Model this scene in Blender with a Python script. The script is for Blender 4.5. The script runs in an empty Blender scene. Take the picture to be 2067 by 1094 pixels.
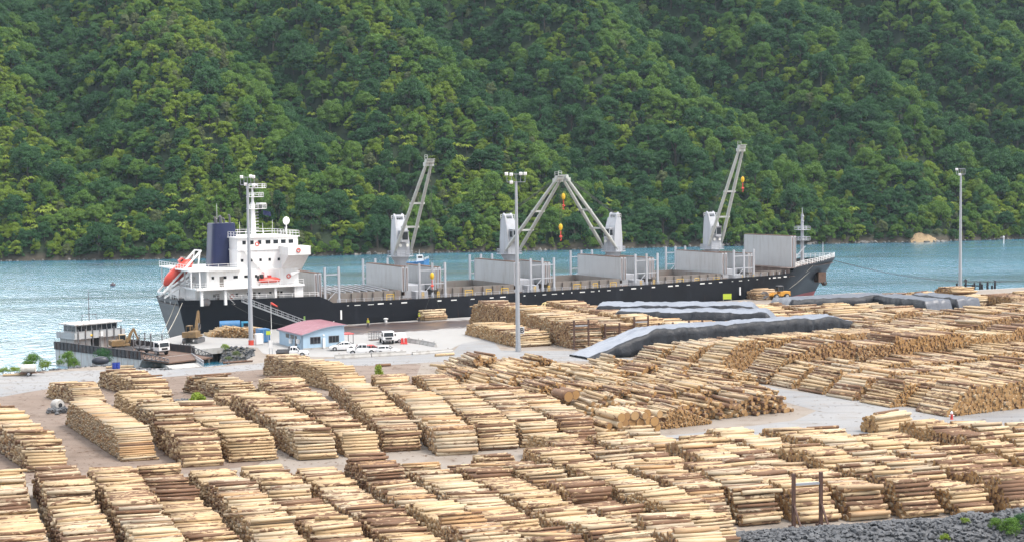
import bpy, bmesh, math, random
import numpy as np
from mathutils import Vector, Matrix, Euler
from mathutils.geometry import tessellate_polygon
random.seed(7); rng = np.random.default_rng(7)
scn = bpy.context.scene; C = scn.collection
R = math.radians
# ---------------------------------------------------------------- camera
FPX, CX, CY, CAMZ = 3000.0, 1033.5, 547.0, 28.6
PIT, ROL = math.atan(185/3000), 0.0125
_f = Vector((0, math.cos(PIT), -math.sin(PIT))); _u = Vector((0, math.sin(PIT), math.cos(PIT))); _r = Vector((1, 0, 0))
_R = _r*math.cos(ROL) - _u*math.sin(ROL); _U = _u*math.cos(ROL) + _r*math.sin(ROL)
def at(px, py, z=0.0):                      # where the sight line of a photo pixel meets height z
    d = _f + _R*((px-CX)/FPX) - _U*((py-CY)/FPX)
    k = (z-CAMZ)/d.z
    return Vector((d.x*k, d.y*k, z))
def proj(p):
    q = Vector(p) - Vector((0, 0, CAMZ)); w = q.dot(_f)
    return CX+FPX*q.dot(_R)/w, CY-FPX*q.dot(_U)/w, w
cam = bpy.data.objects.new('camera', bpy.data.cameras.new('camera')); C.objects.link(cam)
M3 = Matrix((_R, _U, -_f)).transposed().to_4x4(); M3.translation = (0, 0, CAMZ); cam.matrix_world = M3
cam.data.sensor_width = 36; cam.data.lens = FPX/2067*36; cam.data.clip_start = 1; cam.data.clip_end = 5000
scn.camera = cam
# ---------------------------------------------------------------- light
SUN_EL, SUN_AZ = R(60), R(112)               # azimuth from +Y towards +X: high on the right, a little behind the camera
w = bpy.data.worlds.new('World'); scn.world = w; w.use_nodes = True
nt = w.node_tree; bg = nt.nodes['Background']
sky = nt.nodes.new('ShaderNodeTexSky'); sky.sky_type = 'NISHITA'; sky.sun_disc = False
sky.sun_elevation = SUN_EL; sky.sun_rotation = SUN_AZ; sky.air_density = 1.0; sky.dust_density = 6.0
hs = nt.nodes.new('ShaderNodeHueSaturation'); hs.inputs['Saturation'].default_value = 0.75; hs.inputs['Value'].default_value = 1.35
nt.links.new(sky.outputs[0], hs.inputs['Color'])

cl_n = nt.nodes.new('ShaderNodeTexNoise'); cl_n.inputs['Scale'].default_value = 2.2; cl_n.inputs['Detail'].default_value = 5; tcw = nt.nodes.new('ShaderNodeTexCoord'); nt.links.new(tcw.outputs['Generated'], cl_n.inputs['Vector'])
cl_r = nt.nodes.new('ShaderNodeValToRGB'); cl_r.color_ramp.elements[0].position = .38; cl_r.color_ramp.elements[0].color = (.12, .12, .12, 1); cl_r.color_ramp.elements[1].position = .62; cl_r.color_ramp.elements[1].color = (.7, .7, .7, 1); nt.links.new(cl_n.outputs[0], cl_r.inputs[0])
cl_m = nt.nodes.new('ShaderNodeMix'); cl_m.data_type = 'RGBA'; nt.links.new(cl_r.outputs[0], cl_m.inputs[0]); nt.links.new(hs.outputs[0], cl_m.inputs[6]); 
dp = nt.nodes.new('ShaderNodeVectorMath'); dp.operation = 'DOT_PRODUCT'; nt.links.new(tcw.outputs['Generated'], dp.inputs[0]); dp.inputs[1].default_value = Vector((-.55, .75, .36)).normalized()   # bright patch added low in the unseen sky at left, whitening the water
br = nt.nodes.new('ShaderNodeValToRGB'); br.color_ramp.elements[0].position = .62; br.color_ramp.elements[0].color = (.225, .235, .25, 1); br.color_ramp.elements[1].position = .97; br.color_ramp.elements[1].color = (1, 1, 1, 1); nt.links.new(dp.outputs['Value'], br.inputs[0])
bs = nt.nodes.new('ShaderNodeVectorMath'); bs.operation = 'SCALE'; nt.links.new(br.outputs[0], bs.inputs[0]); bs.inputs['Scale'].default_value = 33.0; nt.links.new(bs.outputs[0], cl_m.inputs[7])
nt.links.new(cl_m.outputs[2], bg.inputs[0]); bg.inputs[1].default_value = 0.15
sun = bpy.data.objects.new('sun', bpy.data.lights.new('sun', 'SUN')); C.objects.link(sun)
sun.data.energy = 1.9; sun.data.angle = R(12); sun.data.color = (1, .96, .9)
sd = Vector((math.sin(SUN_AZ)*math.cos(SUN_EL), math.cos(SUN_AZ)*math.cos(SUN_EL), math.sin(SUN_EL)))
sun.rotation_euler = sd.to_track_quat('Z', 'Y').to_euler()
scn.view_settings.view_transform = 'Standard'; scn.view_settings.look = 'None'; scn.view_settings.gamma = 1
scn.view_settings.exposure = 0.42
scn.render.engine = 'CYCLES'
scn.cycles.max_bounces = 5; scn.cycles.diffuse_bounces = 3; scn.cycles.glossy_bounces = 3; scn.cycles.transmission_bounces = 2
scn.cycles.volume_bounces = 0; scn.cycles.caustics_reflective = False; scn.cycles.caustics_refractive = False
scn.cycles.use_denoising = True; scn.cycles.denoiser = 'OPENIMAGEDENOISE'
# ---------------------------------------------------------------- materials
MATS = {}
def lin(h):
    c = [int(h[i:i+2], 16)/255 for i in (0, 2, 4)]
    return tuple(v/12.92 if v < .04045 else ((v+.055)/1.055)**2.4 for v in c)
def newmat(name):
    m = bpy.data.materials.new(name); m.use_nodes = True; MATS[name] = m
    return m, m.node_tree, m.node_tree.nodes['Principled BSDF']
def N(nt, t, **k):
    n = nt.nodes.new(t)
    for a, b in k.items(): setattr(n, a, b)
    return n
def mixc(nt, f, a, b, mode='MIX'):
    m = N(nt, 'ShaderNodeMix', data_type='RGBA', blend_type=mode)
    for s, v in ((m.inputs[0], f), (m.inputs[6], a), (m.inputs[7], b)):
        if hasattr(v, 'links'): nt.links.new(v, s)
        else: s.default_value = v if isinstance(v, (int, float)) else (*v, 1)[:4]
    return m.outputs[2]
def ramp(nt, v, *stops):
    r = N(nt, 'ShaderNodeValToRGB'); e = r.color_ramp.elements
    while len(e) < len(stops): e.new(.5)
    for i, (p, c) in enumerate(stops):
        e[i].position = p; e[i].color = (c, c, c, 1) if isinstance(c, (int, float)) else (*c, 1)
    nt.links.new(v, r.inputs[0]); return r.outputs[0]
def noise(nt, scale, detail=4, vec=None, dist=0, rough=.55):
    n = N(nt, 'ShaderNodeTexNoise'); n.inputs['Scale'].default_value = scale; n.inputs['Detail'].default_value = detail
    n.inputs['Distortion'].default_value = dist; n.inputs['Roughness'].default_value = rough
    if vec is not None: nt.links.new(vec, n.inputs['Vector'])
    return n.outputs['Fac']
def mapping(nt, vec, scale=(1, 1, 1), loc=(0, 0, 0), rot=(0, 0, 0)):
    m = N(nt, 'ShaderNodeMapping'); m.inputs['Scale'].default_value = scale; m.inputs['Location'].default_value = loc
    m.inputs['Rotation'].default_value = rot; nt.links.new(vec, m.inputs['Vector']); return m.outputs[0]
def geo_pos(nt): return N(nt, 'ShaderNodeNewGeometry').outputs['Position']
def objco(nt): return N(nt, 'ShaderNodeTexCoord').outputs['Object']
def bump(nt, b, h, strength=.3, dist=.05):
    n = N(nt, 'ShaderNodeBump'); n.inputs['Strength'].default_value = strength; n.inputs['Distance'].default_value = dist
    nt.links.new(h, n.inputs['Height']); nt.links.new(n.outputs[0], b.inputs['Normal'])
def mat(name, col, rough=.6, var=.18, scale=.8, metal=0, dirt=None, dirt_amt=.5, bmp=0, streak=False):
    """painted / plain surface: broad and fine tone changes, optional dirt or rust in runs"""
    if name in MATS: return MATS[name]
    if isinstance(col, str): col = lin(col)
    m, nt, b = newmat(name); p = objco(nt)
    a = noise(nt, scale, 5, p); c = mixc(nt, a, tuple(v*(1-var) for v in col), tuple(min(1, v*(1+var)) for v in col))
    if dirt:
        d = lin(dirt) if isinstance(dirt, str) else dirt
        q = mapping(nt, p, (1.6, 1.6, .22)) if streak else p
        k = ramp(nt, noise(nt, scale*2.2, 6, q, .3), (.5, 0), (.72, dirt_amt))
        c = mixc(nt, k, c, d)
    nt.links.new(c, b.inputs['Base Color']); b.inputs['Roughness'].default_value = rough; b.inputs['Metallic'].default_value = metal
    if bmp: bump(nt, b, noise(nt, scale*8, 4, p), bmp, .03)
    return m
def emis(name, col, s):
    m, nt, b = newmat(name); b.inputs['Emission Color'].default_value = (*col, 1); b.inputs['Emission Strength'].default_value = s
    b.inputs['Base Color'].default_value = (*col, 1); return m
# ---------------------------------------------------------------- mesh helpers
def tag(o, label=None, cat=None, group=None, kind=None):
    for k, v in (('label', label), ('category', cat), ('group', group), ('kind', kind)):
        if v: o[k] = v
    return o
def thing(name, label, cat, loc=(0, 0, 0), rz=0, group=None):
    o = bpy.data.objects.new(name, None); C.objects.link(o); o.empty_display_size = .3
    o.location = loc; o.rotation_euler = (0, 0, rz); return tag(o, label, cat, group)
class MB:
    def __init__(s): s.v = []; s.f = []; s.m = []; s.M = Matrix(); s.mi = 0
    def add(s, vs, fs, mi=None):
        b = len(s.v); s.v += [tuple(s.M @ Vector(v)) for v in vs]; s.f += [[i+b for i in f] for f in fs]
        s.m += [s.mi if mi is None else mi]*len(fs); return s
    def box(s, x0, x1, y0, y1, z0, z1, mi=None):
        return s.add([(x, y, z) for z in (z0, z1) for y in (y0, y1) for x in (x0, x1)],
                     [(0, 2, 3, 1), (4, 5, 7, 6), (0, 1, 5, 4), (2, 6, 7, 3), (0, 4, 6, 2), (1, 3, 7, 5)], mi)
    def cbox(s, c, d, mi=None): return s.box(c[0]-d[0]/2, c[0]+d[0]/2, c[1]-d[1]/2, c[1]+d[1]/2, c[2]-d[2]/2, c[2]+d[2]/2, mi)
    def tube(s, p0, p1, r0, r1=None, n=8, mi=None, cap=True):
        p0, p1 = Vector(p0), Vector(p1); r1 = r0 if r1 is None else r1; d = (p1-p0).normalized()
        a = d.orthogonal().normalized(); b = d.cross(a)
        vs = [p+(a*math.cos(t)+b*math.sin(t))*r for p, r in ((p0, r0), (p1, r1)) for t in [2*math.pi*k/n for k in range(n)]]
        fs = [(k, (k+1) % n, n+(k+1) % n, n+k) for k in range(n)]
        if cap: fs += [tuple(range(n-1, -1, -1)), tuple(range(n, 2*n))]
        return s.add(vs, fs, mi)
    def path(s, pts, r, n=5, mi=None):
        for a, b in zip(pts, pts[1:]): s.tube(a, b, r, r, n, mi)
        return s
    def beam(s, p0, p1, w, h=None, mi=None):
        p0, p1 = Vector(p0), Vector(p1); h = h or w; d = (p1-p0).normalized(); up = Vector((0, 0, 1))
        a = d.cross(up); a = a.normalized() if a.length > .01 else Vector((1, 0, 0)); b = a.cross(d)
        vs = [p+a*i*w/2+b*j*h/2 for p in (p0, p1) for i, j in ((-1, -1), (1, -1), (1, 1), (-1, 1))]
        return s.add(vs, [(0, 1, 2, 3), (7, 6, 5, 4), (0, 4, 5, 1), (1, 5, 6, 2), (2, 6, 7, 3), (3, 7, 4, 0)], mi)
    def prism(s, poly, z0, z1, mi=None, axis='z'):
        n = len(poly); f = {'z': lambda p, z: (p[0], p[1], z), 'y': lambda p, z: (p[0], z, p[1]), 'x': lambda p, z: (z, p[0], p[1])}[axis]
        return s.add([f(p, z) for z in (z0, z1) for p in poly], [tuple(range(n-1, -1, -1)), tuple(range(n, 2*n))] + [(k, (k+1) % n, n+(k+1) % n, n+k) for k in range(n)], mi)
    def loft(s, rings, cap=True, closed=True, mi=None):
        n = len(rings[0]); vs = [p for r in rings for p in r]; fs = []
        for i in range(len(rings)-1):
            for k in range(n if closed else n-1): fs.append((i*n+k, i*n+(k+1) % n, (i+1)*n+(k+1) % n, (i+1)*n+k))
        if cap: fs += [tuple(range(n-1, -1, -1)), tuple(range((len(rings)-1)*n, len(rings)*n))]
        return s.add(vs, fs, mi)
    def lathe(s, prof, c=(0, 0, 0), n=12, mi=None):
        return s.loft([[(c[0]+r*math.cos(2*math.pi*k/n), c[1]+r*math.sin(2*math.pi*k/n), c[2]+z) for k in range(n)] for r, z in prof], True, True, mi)
    def ball(s, c, r, n=10, mi=None):
        r = r if hasattr(r, '__len__') else (r, r, r)
        rings = [[(c[0]+r[0]*math.sin(t)*math.cos(2*math.pi*k/n), c[1]+r[1]*math.sin(t)*math.sin(2*math.pi*k/n), c[2]-r[2]*math.cos(t)) for k in range(n)] for t in [math.pi*(j+.02)/(n//2+.04) for j in range(n//2+1)]]
        return s.loft(rings, True, True, mi)
    def rail(s, pts, h=1.0, r=.035, every=1.8, bars=(1, .55)):
        for a, b in zip(pts, pts[1:]):
            a, b = Vector(a), Vector(b); L = (b-a).length; k = max(1, round(L/every))
            for q in bars: s.beam(a+Vector((0, 0, h*q)), b+Vector((0, 0, h*q)), r*2)
            for i in range(k+1):
                p = a.lerp(b, i/k); s.beam(p, p+Vector((0, 0, h)), r*2)
        return s
    def build(s, name, ms, parent=None, smooth=False, bevel=0):
        me = bpy.data.meshes.new(name); me.from_pydata(s.v, [], s.f)
        for m in (ms if isinstance(ms, (list, tuple)) else [ms]): me.materials.append(m)
        me.polygons.foreach_set('material_index', s.m)
        o = bpy.data.objects.new(name, me); C.objects.link(o)
        bm = bmesh.new(); bm.from_mesh(me); bmesh.ops.recalc_face_normals(bm, faces=bm.faces); bm.to_mesh(me); bm.free()
        if smooth:
            me.polygons.foreach_set('use_smooth', [True]*len(me.polygons))
            try: me.set_sharp_from_angle(angle=R(40))
            except Exception: pass
        if bevel:
            b = o.modifiers.new('bevel', 'BEVEL'); b.width = bevel; b.segments = 2; b.limit_method = 'ANGLE'; b.angle_limit = R(35)
        if parent: o.parent = parent
        return o
def copy_tree(o, parent=None):
    c = o.copy(); C.objects.link(c)
    if parent: c.parent = parent
    for ch in [q for q in o.children]: copy_tree(ch, c)
    return c
def rot2(v, a): return (v[0]*math.cos(a)-v[1]*math.sin(a), v[0]*math.sin(a)+v[1]*math.cos(a))
def face(p0, p1): return math.atan2(p1[1]-p0[1], p1[0]-p0[0])
EX = Vector((math.cos(R(29)), math.sin(R(29)), 0)); NX = Vector((-EX.y, EX.x, 0))
def vnoise(x, y, s=0):                           # cheap smooth value noise for shaping the ground
    def h(i, j): return (math.sin(i*127.1+j*311.7+s*74.7)*43758.5453) % 1
    i, j = math.floor(x), math.floor(y); u, v = x-i, y-j; u = u*u*(3-2*u); v = v*v*(3-2*v)
    return (h(i, j)*(1-u)+h(i+1, j)*u)*(1-v)+(h(i, j+1)*(1-u)+h(i+1, j+1)*u)*v
# ================================================================ SETTING
def sheet(name, poly, z, m, kind='structure'):
    poly = [Vector((p[0], p[1], z)) for p in poly]
    tri = tessellate_polygon([poly]); me = bpy.data.meshes.new(name); me.from_pydata([tuple(p) for p in poly], [], [t for t in tri]); me.materials.append(m)
    bm = bmesh.new(); bm.from_mesh(me); bmesh.ops.recalc_face_normals(bm, faces=bm.faces)
    if sum(f.normal.z for f in bm.faces) < 0: bmesh.ops.reverse_faces(bm, faces=bm.faces)
    bm.to_mesh(me); bm.free()
    o = bpy.data.objects.new(name, me); C.objects.link(o); o['kind'] = kind; return o
def groundmat(name, c1, c2, c3, sc=.12, rough=.85, tracks=None):
    m, nt, b = newmat(name); p = geo_pos(nt)
    c = mixc(nt, ramp(nt, noise(nt, sc, 6, p, .6), (.35, 0), (.65, 1)), c1, c2)
    c = mixc(nt, ramp(nt, noise(nt, sc*4.5, 6, p, .4), (.52, 0), (.7, .75)), c, c3)
    if tracks is not None:                        # wheel tracks along the traffic direction
        q = mapping(nt, p, (.03, .55, 1), rot=(0, 0, -tracks)); c = mixc(nt, ramp(nt, noise(nt, 1, 4, q, .5), (.5, 0), (.68, .45)), c, tuple(v*.62 for v in c1))
    c = mixc(nt, ramp(nt, noise(nt, 9, 3, p), (.45, 0), (.75, .35)), c, tuple(v*.6 for v in c1))
    nt.links.new(c, b.inputs['Base Color']); b.inputs['Roughness'].default_value = rough
    bump(nt, b, noise(nt, 5, 5, p), .35, .06); return m
M_ASPH = groundmat('asphalt', (.235, .238, .243), (.285, .283, .28), (.24, .215, .19), .07, .75, R(27))
M_DIRT = groundmat('bark_dirt', (.19, .14, .108), (.235, .185, .15), (.13, .088, .062), .06, .95, R(20))
M_YARD = groundmat('yard_gravel', (.245, .21, .175), (.285, .25, .215), (.18, .135, .10), .07, .9)
M_SHORE = groundmat('shore_gravel', (.17, .165, .15), (.27, .25, .22), (.10, .11, .07), .3, .95)
# land outline (wharf edge follows the ship's side)
hull_o = Vector((-68.4, 293.2, 0)); SB = -NX                    # starboard side of the ship faces the wharf
def S(s, t, z=0): return hull_o + EX*s + SB*t + Vector((0, 0, z))
shore = [(-420, 150), (-200, 200), (-110, 218)] + [tuple(at(*q)[:2]) for q in ((-90, 762), (0, 756), (70, 750), (130, 744), (190, 738), (250, 739), (300, 745), (346, 744.5))]
ramp_edge = [tuple(at(*q)[:2]) for q in ((410, 740.5),)]
rock_edge = [tuple(at(*q)[:2]) for q in ((452, 736), (492, 729), (515, 716), (512, 702), (470, 700), (455, 699.5))]
quay = [tuple(at(*q)[:2]) for q in ((388, 706), (312, 690))] + [tuple(S(-1.5, 14.2)[:2]), tuple(S(168, 14.2)[:2])]+[tuple(at(*q)[:2]) for q in ((1770, 592), (1937, 587), (2067, 580))]+[(330, 392)]
land = shore + ramp_edge + rock_edge + quay + [(420, 395), (420, 40), (-420, 40)]
g = sheet('ground', land, 0, M_YARD)
# edges of the land: sloping shore on the left, rock round the inlet, wharf wall along the ship
def skirt(name, pts, out, depth, m, jag=0):
    mb = MB(); n = len(pts); row = []
    for i, p in enumerate(pts):
        a = Vector(pts[max(0, i-1)]); b = Vector(pts[min(n-1, i+1)]); d = (b-a).normalized(); nr = Vector((-d.y, d.x))
        row.append([(p[0], p[1], -.002)] + [(p[0]+nr.x*out*k+random.uniform(-jag, jag), p[1]+nr.y*out*k+random.uniform(-jag, jag), -depth*k+random.uniform(-jag, jag)*.4) for k in (.33, .66, 1)])
    mb.loft(row, False, False); o = mb.build(name, m); o['kind'] = 'structure'; return o
def dens(pts, step):
    o = []
    for a, b in zip(pts, pts[1:]):
        a, b = Vector(a), Vector(b); k = max(1, int((b-a).length/step)); o += [tuple(a.lerp(b, i/k)) for i in range(k)]
    return o+[tuple(pts[-1])]
skirt('shore', dens(shore[1:], 3), 6, 4.5, M_SHORE, .5)
skirt('shore_bank', dens(ramp_edge+rock_edge, 1.5), 3.2, 4.5, M_SHORE, .35)
M_CONC = mat('concrete', (.42, .41, .39), .8, .16, .5, dirt=(.22, .2, .17), dirt_amt=.6, bmp=.2)
M_WALL = mat('wharf_wall', (.12, .11, .10), .85, .3, .6, dirt=(.2, .1, .05), dirt_amt=.6, bmp=.3)
mb = MB(); qp = [Vector((*rock_edge[-1], 0))]+[Vector((*q, 0)) for q in quay]
for a, b in zip(qp, qp[1:]):
    d = (b-a).normalized(); nr = Vector((-d.y, d.x, 0)); mb.add([a+nr*.15, b+nr*.15, b+nr*.15-Vector((0, 0, 1)), a+nr*.15-Vector((0, 0, 1)), a-nr*.6, b-nr*.6], [(0, 1, 2, 3), (4, 5, 1, 0)])
    mb.add([a-nr*2.5-Vector((0, 0, .9)), b-nr*2.5-Vector((0, 0, .9)), b-nr*2.5-Vector((0, 0, 5)), a-nr*2.5-Vector((0, 0, 5))], [(0, 1, 2, 3)], 1)
    L = (b-a).length
    for k in range(int(min(L, 190)/2.6)+1): p = a+d*(k*2.6+.6)-nr*.3; mb.tube(p-Vector((0, 0, 5)), p-Vector((0, 0, .3)), .22, .22, 7, 1)
mb.v = [(x, y, z+.006) for x, y, z in mb.v]
o = mb.build('wharf_wall', [M_CONC, M_WALL]); o['kind'] = 'structure'
# sheets of paving on the ground
P = lambda l: [tuple(at(*q)[:2]) for q in l]
sheet('dirt_yard', [(-150, 170)]+P([(-60, 800), (60, 782), (160, 768), (300, 757), (420, 748), (530, 739), (640, 734), (770, 731), (850, 735), (840, 760), (800, 800), (640, 850), (520, 938), (300, 965), (100, 962), (0, 990)])+[(-150, 120)], .004, M_DIRT)
road = P([(-200, 775), (0, 759), (130, 749), (260, 744), (430, 741), (530, 732), (560, 722), (640, 725), (690, 722), (830, 716), (915, 709), (930, 693), (905, 680)])+[(-14, 262), (-17, 285)]+[tuple(S(58, 17)[:2]), tuple(S(66, 17)[:2])]+[(-4, 268), (-2, 248), (12, 246), (24, 226), (36, 199), (51, 178)]+[(92, 200), (140, 228), (140, 215), (70, 163), (40, 160), (22, 162), (12, 162), (8, 160), (20, 165), (33, 173), (37, 180), (27, 208), (12, 232), (-6, 236)]+P([(770, 737), (640, 738), (530, 745), (420, 754), (300, 763), (160, 775), (60, 790), (-60, 812), (-200, 840)])
sheet('road', road, .010, M_ASPH)
m, nt, b = newmat('apron_concrete'); p = geo_pos(nt)
c = mixc(nt, noise(nt, .15, 6, p, .5), (.28, .277, .268), (.35, .345, .335))
c = mixc(nt, ramp(nt, noise(nt, .9, 5, p), (.5, 0), (.75, .7)), c, (.33, .30, .27))
wc = at(800, 660)
q = mapping(nt, p, (1, 1, 1), loc=(-wc.x, -wc.y, 0)); q = mapping(nt, q, (1/26, 1/11, 1), rot=(0, 0, 0)) if False else mapping(nt, q, (1, 1, 1), rot=(0, 0, R(-27)))
q = mapping(nt, q, (1/21, 1/9.5, 0)); L = N(nt, 'ShaderNodeVectorMath', operation='LENGTH'); nt.links.new(q, L.inputs[0])
ad = N(nt, 'ShaderNodeMath', operation='MULTIPLY_ADD'); nt.links.new(noise(nt, .35, 6, p, .8), ad.inputs[0]); ad.inputs[1].default_value = 1.3; nt.links.new(L.outputs['Value'], ad.inputs[2])
wet = ramp(nt, ad.outputs[0], (.60, 1), (.74, 0)); wet.node.color_ramp.elements[0].position = .62
sc_ = N(nt, 'ShaderNodeMath', operation='MULTIPLY'); nt.links.new(ad.outputs[0], sc_.inputs[0]); sc_.inputs[1].default_value = .42; nt.links.new(sc_.outputs[0], wet.node.inputs[0])
wcol = mixc(nt, ramp(nt, noise(nt, .5, 5, mapping(nt, p, (.4, 1.6, 1), rot=(0, 0, R(-27)))), (.45, 0), (.6, 1)), (.05, .04, .045), (.14, .085, .06))
nt.links.new(mixc(nt, wet, c, wcol), b.inputs['Base Color']); nt.links.new(ramp(nt, wet, (0, .8), (1, .28)), b.inputs['Roughness'])
bump(nt, b, noise(nt, 3, 4, p), .2, .05)
ap = [quay[0], quay[1], tuple(S(-1.3, 14.8)[:2]), tuple(S(75, 14.8)[:2]), tuple(S(75, 40)[:2])]+P([(935, 692), (905, 706), (830, 714), (690, 720), (560, 720), (530, 712), (520, 701), (470, 699.5), (455, 699)])
sheet('wharf_apron', ap, .016, m)
# water
m, nt, b = newmat('water'); p = geo_pos(nt)
nt.nodes.remove(b)
n1 = noise(nt, .42, 5, mapping(nt, p, (1, .55, 1), rot=(0, 0, R(15))), .3, .62); n2 = noise(nt, .03, 4, mapping(nt, p, (.22, 1, 1), rot=(0, 0, R(-6))), .6)
n3 = noise(nt, .11, 3, mapping(nt, p, (.5, 1, 1), rot=(0, 0, R(-10))), .4)
bn = N(nt, 'ShaderNodeBump'); nt.links.new(n1, bn.inputs['Height']); bn.inputs['Distance'].default_value = 1.05; nt.links.new(ramp(nt, n2, (.36, .25), (.6, .9)), bn.inputs['Strength'])
df = N(nt, 'ShaderNodeBsdfDiffuse'); nt.links.new(mixc(nt, ramp(nt, n3, (.35, 0), (.65, 1)), (.002, .15, .25), (.004, .23, .37)), df.inputs[0]); nt.links.new(bn.outputs[0], df.inputs['Normal'])
gl = N(nt, 'ShaderNodeBsdfGlossy'); gl.inputs['Roughness'].default_value = .2; gl.inputs['Color'].default_value = (.93, .97, 1, 1); nt.links.new(bn.outputs[0], gl.inputs['Normal'])
ms = N(nt, 'ShaderNodeMixShader'); nt.links.new(ramp(nt, n2, (.3, .92), (.55, .70)), ms.inputs[0]); nt.links.new(df.outputs[0], ms.inputs[1]); nt.links.new(gl.outputs[0], ms.inputs[2]); nt.links.new(ms.outputs[0], nt.nodes['Material Output'].inputs[0])
me = bpy.data.meshes.new('water'); me.from_pydata([(-1500, 30, -2.5), (1500, 30, -2.5), (1500, 1400, -2.5), (-1500, 1400, -2.5)], [], [(0, 1, 2, 3)]); me.materials.append(m)
o = bpy.data.objects.new('water', me); C.objects.link(o); o['kind'] = 'structure'
# ---------------------------------------------------------------- the far hillside
SHX = [at(px, py, -2.5) for px, py in ((-500, 533), (0, 528), (300, 524), (600, 518), (1040, 507), (1300, 501), (1500, 497), (1700, 492), (1880, 489), (1950, 486.5), (2067, 483), (2600, 470))]
_sx = [p.x for p in SHX]; _sy = [p.y for p in SHX]
def shore_y(x): return float(np.interp(x, _sx, _sy)) + 3*(vnoise(x/14, 0, 3)-.5)
def gully(x, d):                                  # 1 in the bed of a gully, 0 on a spur
    u = x+.55*d+10*(vnoise(x/60, d/60, 6)-.5); return (.5+.5*math.cos(2*math.pi*(u+43)/(104 if u < 60 else 110)))**1.5
def hill(x, d):
    A = min(max(d-10, 0)*.30, 32)
    return -3.2+min(d, 3)*1.25+max(d-3, 0)*.74 - A*gully(x, d) + 12*(vnoise(x/42, d/42, 1)-.5)*min(1, d/40)+6*(vnoise(x/18, d/18, 2)-.5)*min(1, d/25)
xs = np.arange(-400, 461, 6.0); ds = np.concatenate([np.array([-6, -2, 0, 1.5, 3, 5, 8]), np.arange(12, 265, 6.0)])
vs = [(x, shore_y(x)+d, hill(x, d) if d > -1 else -3.2+d*.25) for d in ds for x in xs]; nx = len(xs)
me = bpy.data.meshes.new('hillside'); me.from_pydata(vs, [], [(j*nx+i, j*nx+i+1, (j+1)*nx+i+1, (j+1)*nx+i) for j in range(len(ds)-1) for i in range(nx-1)])
m, nt, b = newmat('hill_soil'); p = geo_pos(nt); z = N(nt, 'ShaderNodeSeparateXYZ'); nt.links.new(p, z.inputs[0])
soil = mixc(nt, noise(nt, .15, 5, p), (.010, .022, .008), (.022, .04, .014)); rock = mixc(nt, noise(nt, .8, 6, p), (.025, .022, .018), (.10, .085, .06))
c = mixc(nt, ramp(nt, N(nt, 'ShaderNodeMath', operation='MULTIPLY_ADD').outputs[0], (.0, 1), (1, 0)), soil, rock)
ma = c.node.inputs[0].links[0].from_node.inputs[0].links[0].from_node; nt.links.new(z.outputs[2], ma.inputs[0]); ma.inputs[1].default_value = .45; ma.inputs[2].default_value = .35
nt.links.new(c, b.inputs['Base Color']); b.inputs['Roughness'].default_value = .95
me.materials.append(m); o = bpy.data.objects.new('hillside', me); C.objects.link(o); o['kind'] = 'structure'
# bare clay bank at the water on the right
cl = at(1925, 476, 2); M_CLAY = groundmat('clay_bank', (.30, .215, .12), (.38, .28, .165), (.12, .11, .06), .3, .95)
mb = MB(); rows = []
for i in range(15):
    x = cl.x-8+i*1.45; k = i/14; hgt = (4.2*(1-k)**.8+.5)*(.6+.7*vnoise(i*.8, 0, 9))*min(1, .4+k*4)
    rows.append([(x, shore_y(x)-.6+j*.75+random.uniform(-.5, .5), -2.9+hgt*(j/5)**.85) for j in range(6)])
mb.loft(rows, False, False); o = mb.build('clay_bank', M_CLAY, smooth=True); o['kind'] = 'structure'
# ================================================================ FOREST
def leafmat(name, c1, c2, c3):
    m, nt, b = newmat(name); oi = N(nt, 'ShaderNodeObjectInfo'); p = geo_pos(nt)
    c = mixc(nt, oi.outputs['Random'], c1, c2)
    c = mixc(nt, ramp(nt, noise(nt, .9, 3, p), (.45, 0), (.7, .7)), c, c3)
    nt.links.new(c, b.inputs['Base Color']); b.inputs['Roughness'].default_value = .62; b.inputs['Specular IOR Level'].default_value = .25
    tr = N(nt, 'ShaderNodeBsdfTranslucent'); nt.links.new(c, tr.inputs[0]); ms = N(nt, 'ShaderNodeMixShader'); ms.inputs[0].default_value = .38; nt.links.new(b.outputs[0], ms.inputs[1]); nt.links.new(tr.outputs[0], ms.inputs[2]); nt.links.new(ms.outputs[0], nt.nodes['Material Output'].inputs[0])
    return m
M_TRUNK = mat('tree_bark', (.10, .08, .06), .9)
LEAF = {
 'dark': leafmat('leaf_dark', (.034, .108, .034), (.060, .150, .042), (.046, .132, .050)),
 'mid': leafmat('leaf_mid', (.095, .200, .030), (.150, .260, .038), (.110, .215, .048)),
 'light': leafmat('leaf_light', (.170, .265, .024), (.24, .33, .036), (.175, .27, .045)),
 'grey': leafmat('leaf_grey', (.135, .175, .065), (.18, .21, .09), (.14, .19, .075)),
 'fern': leafmat('leaf_fern', (.22, .31, .032), (.31, .39, .050), (.21, .31, .045)),
}
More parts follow.
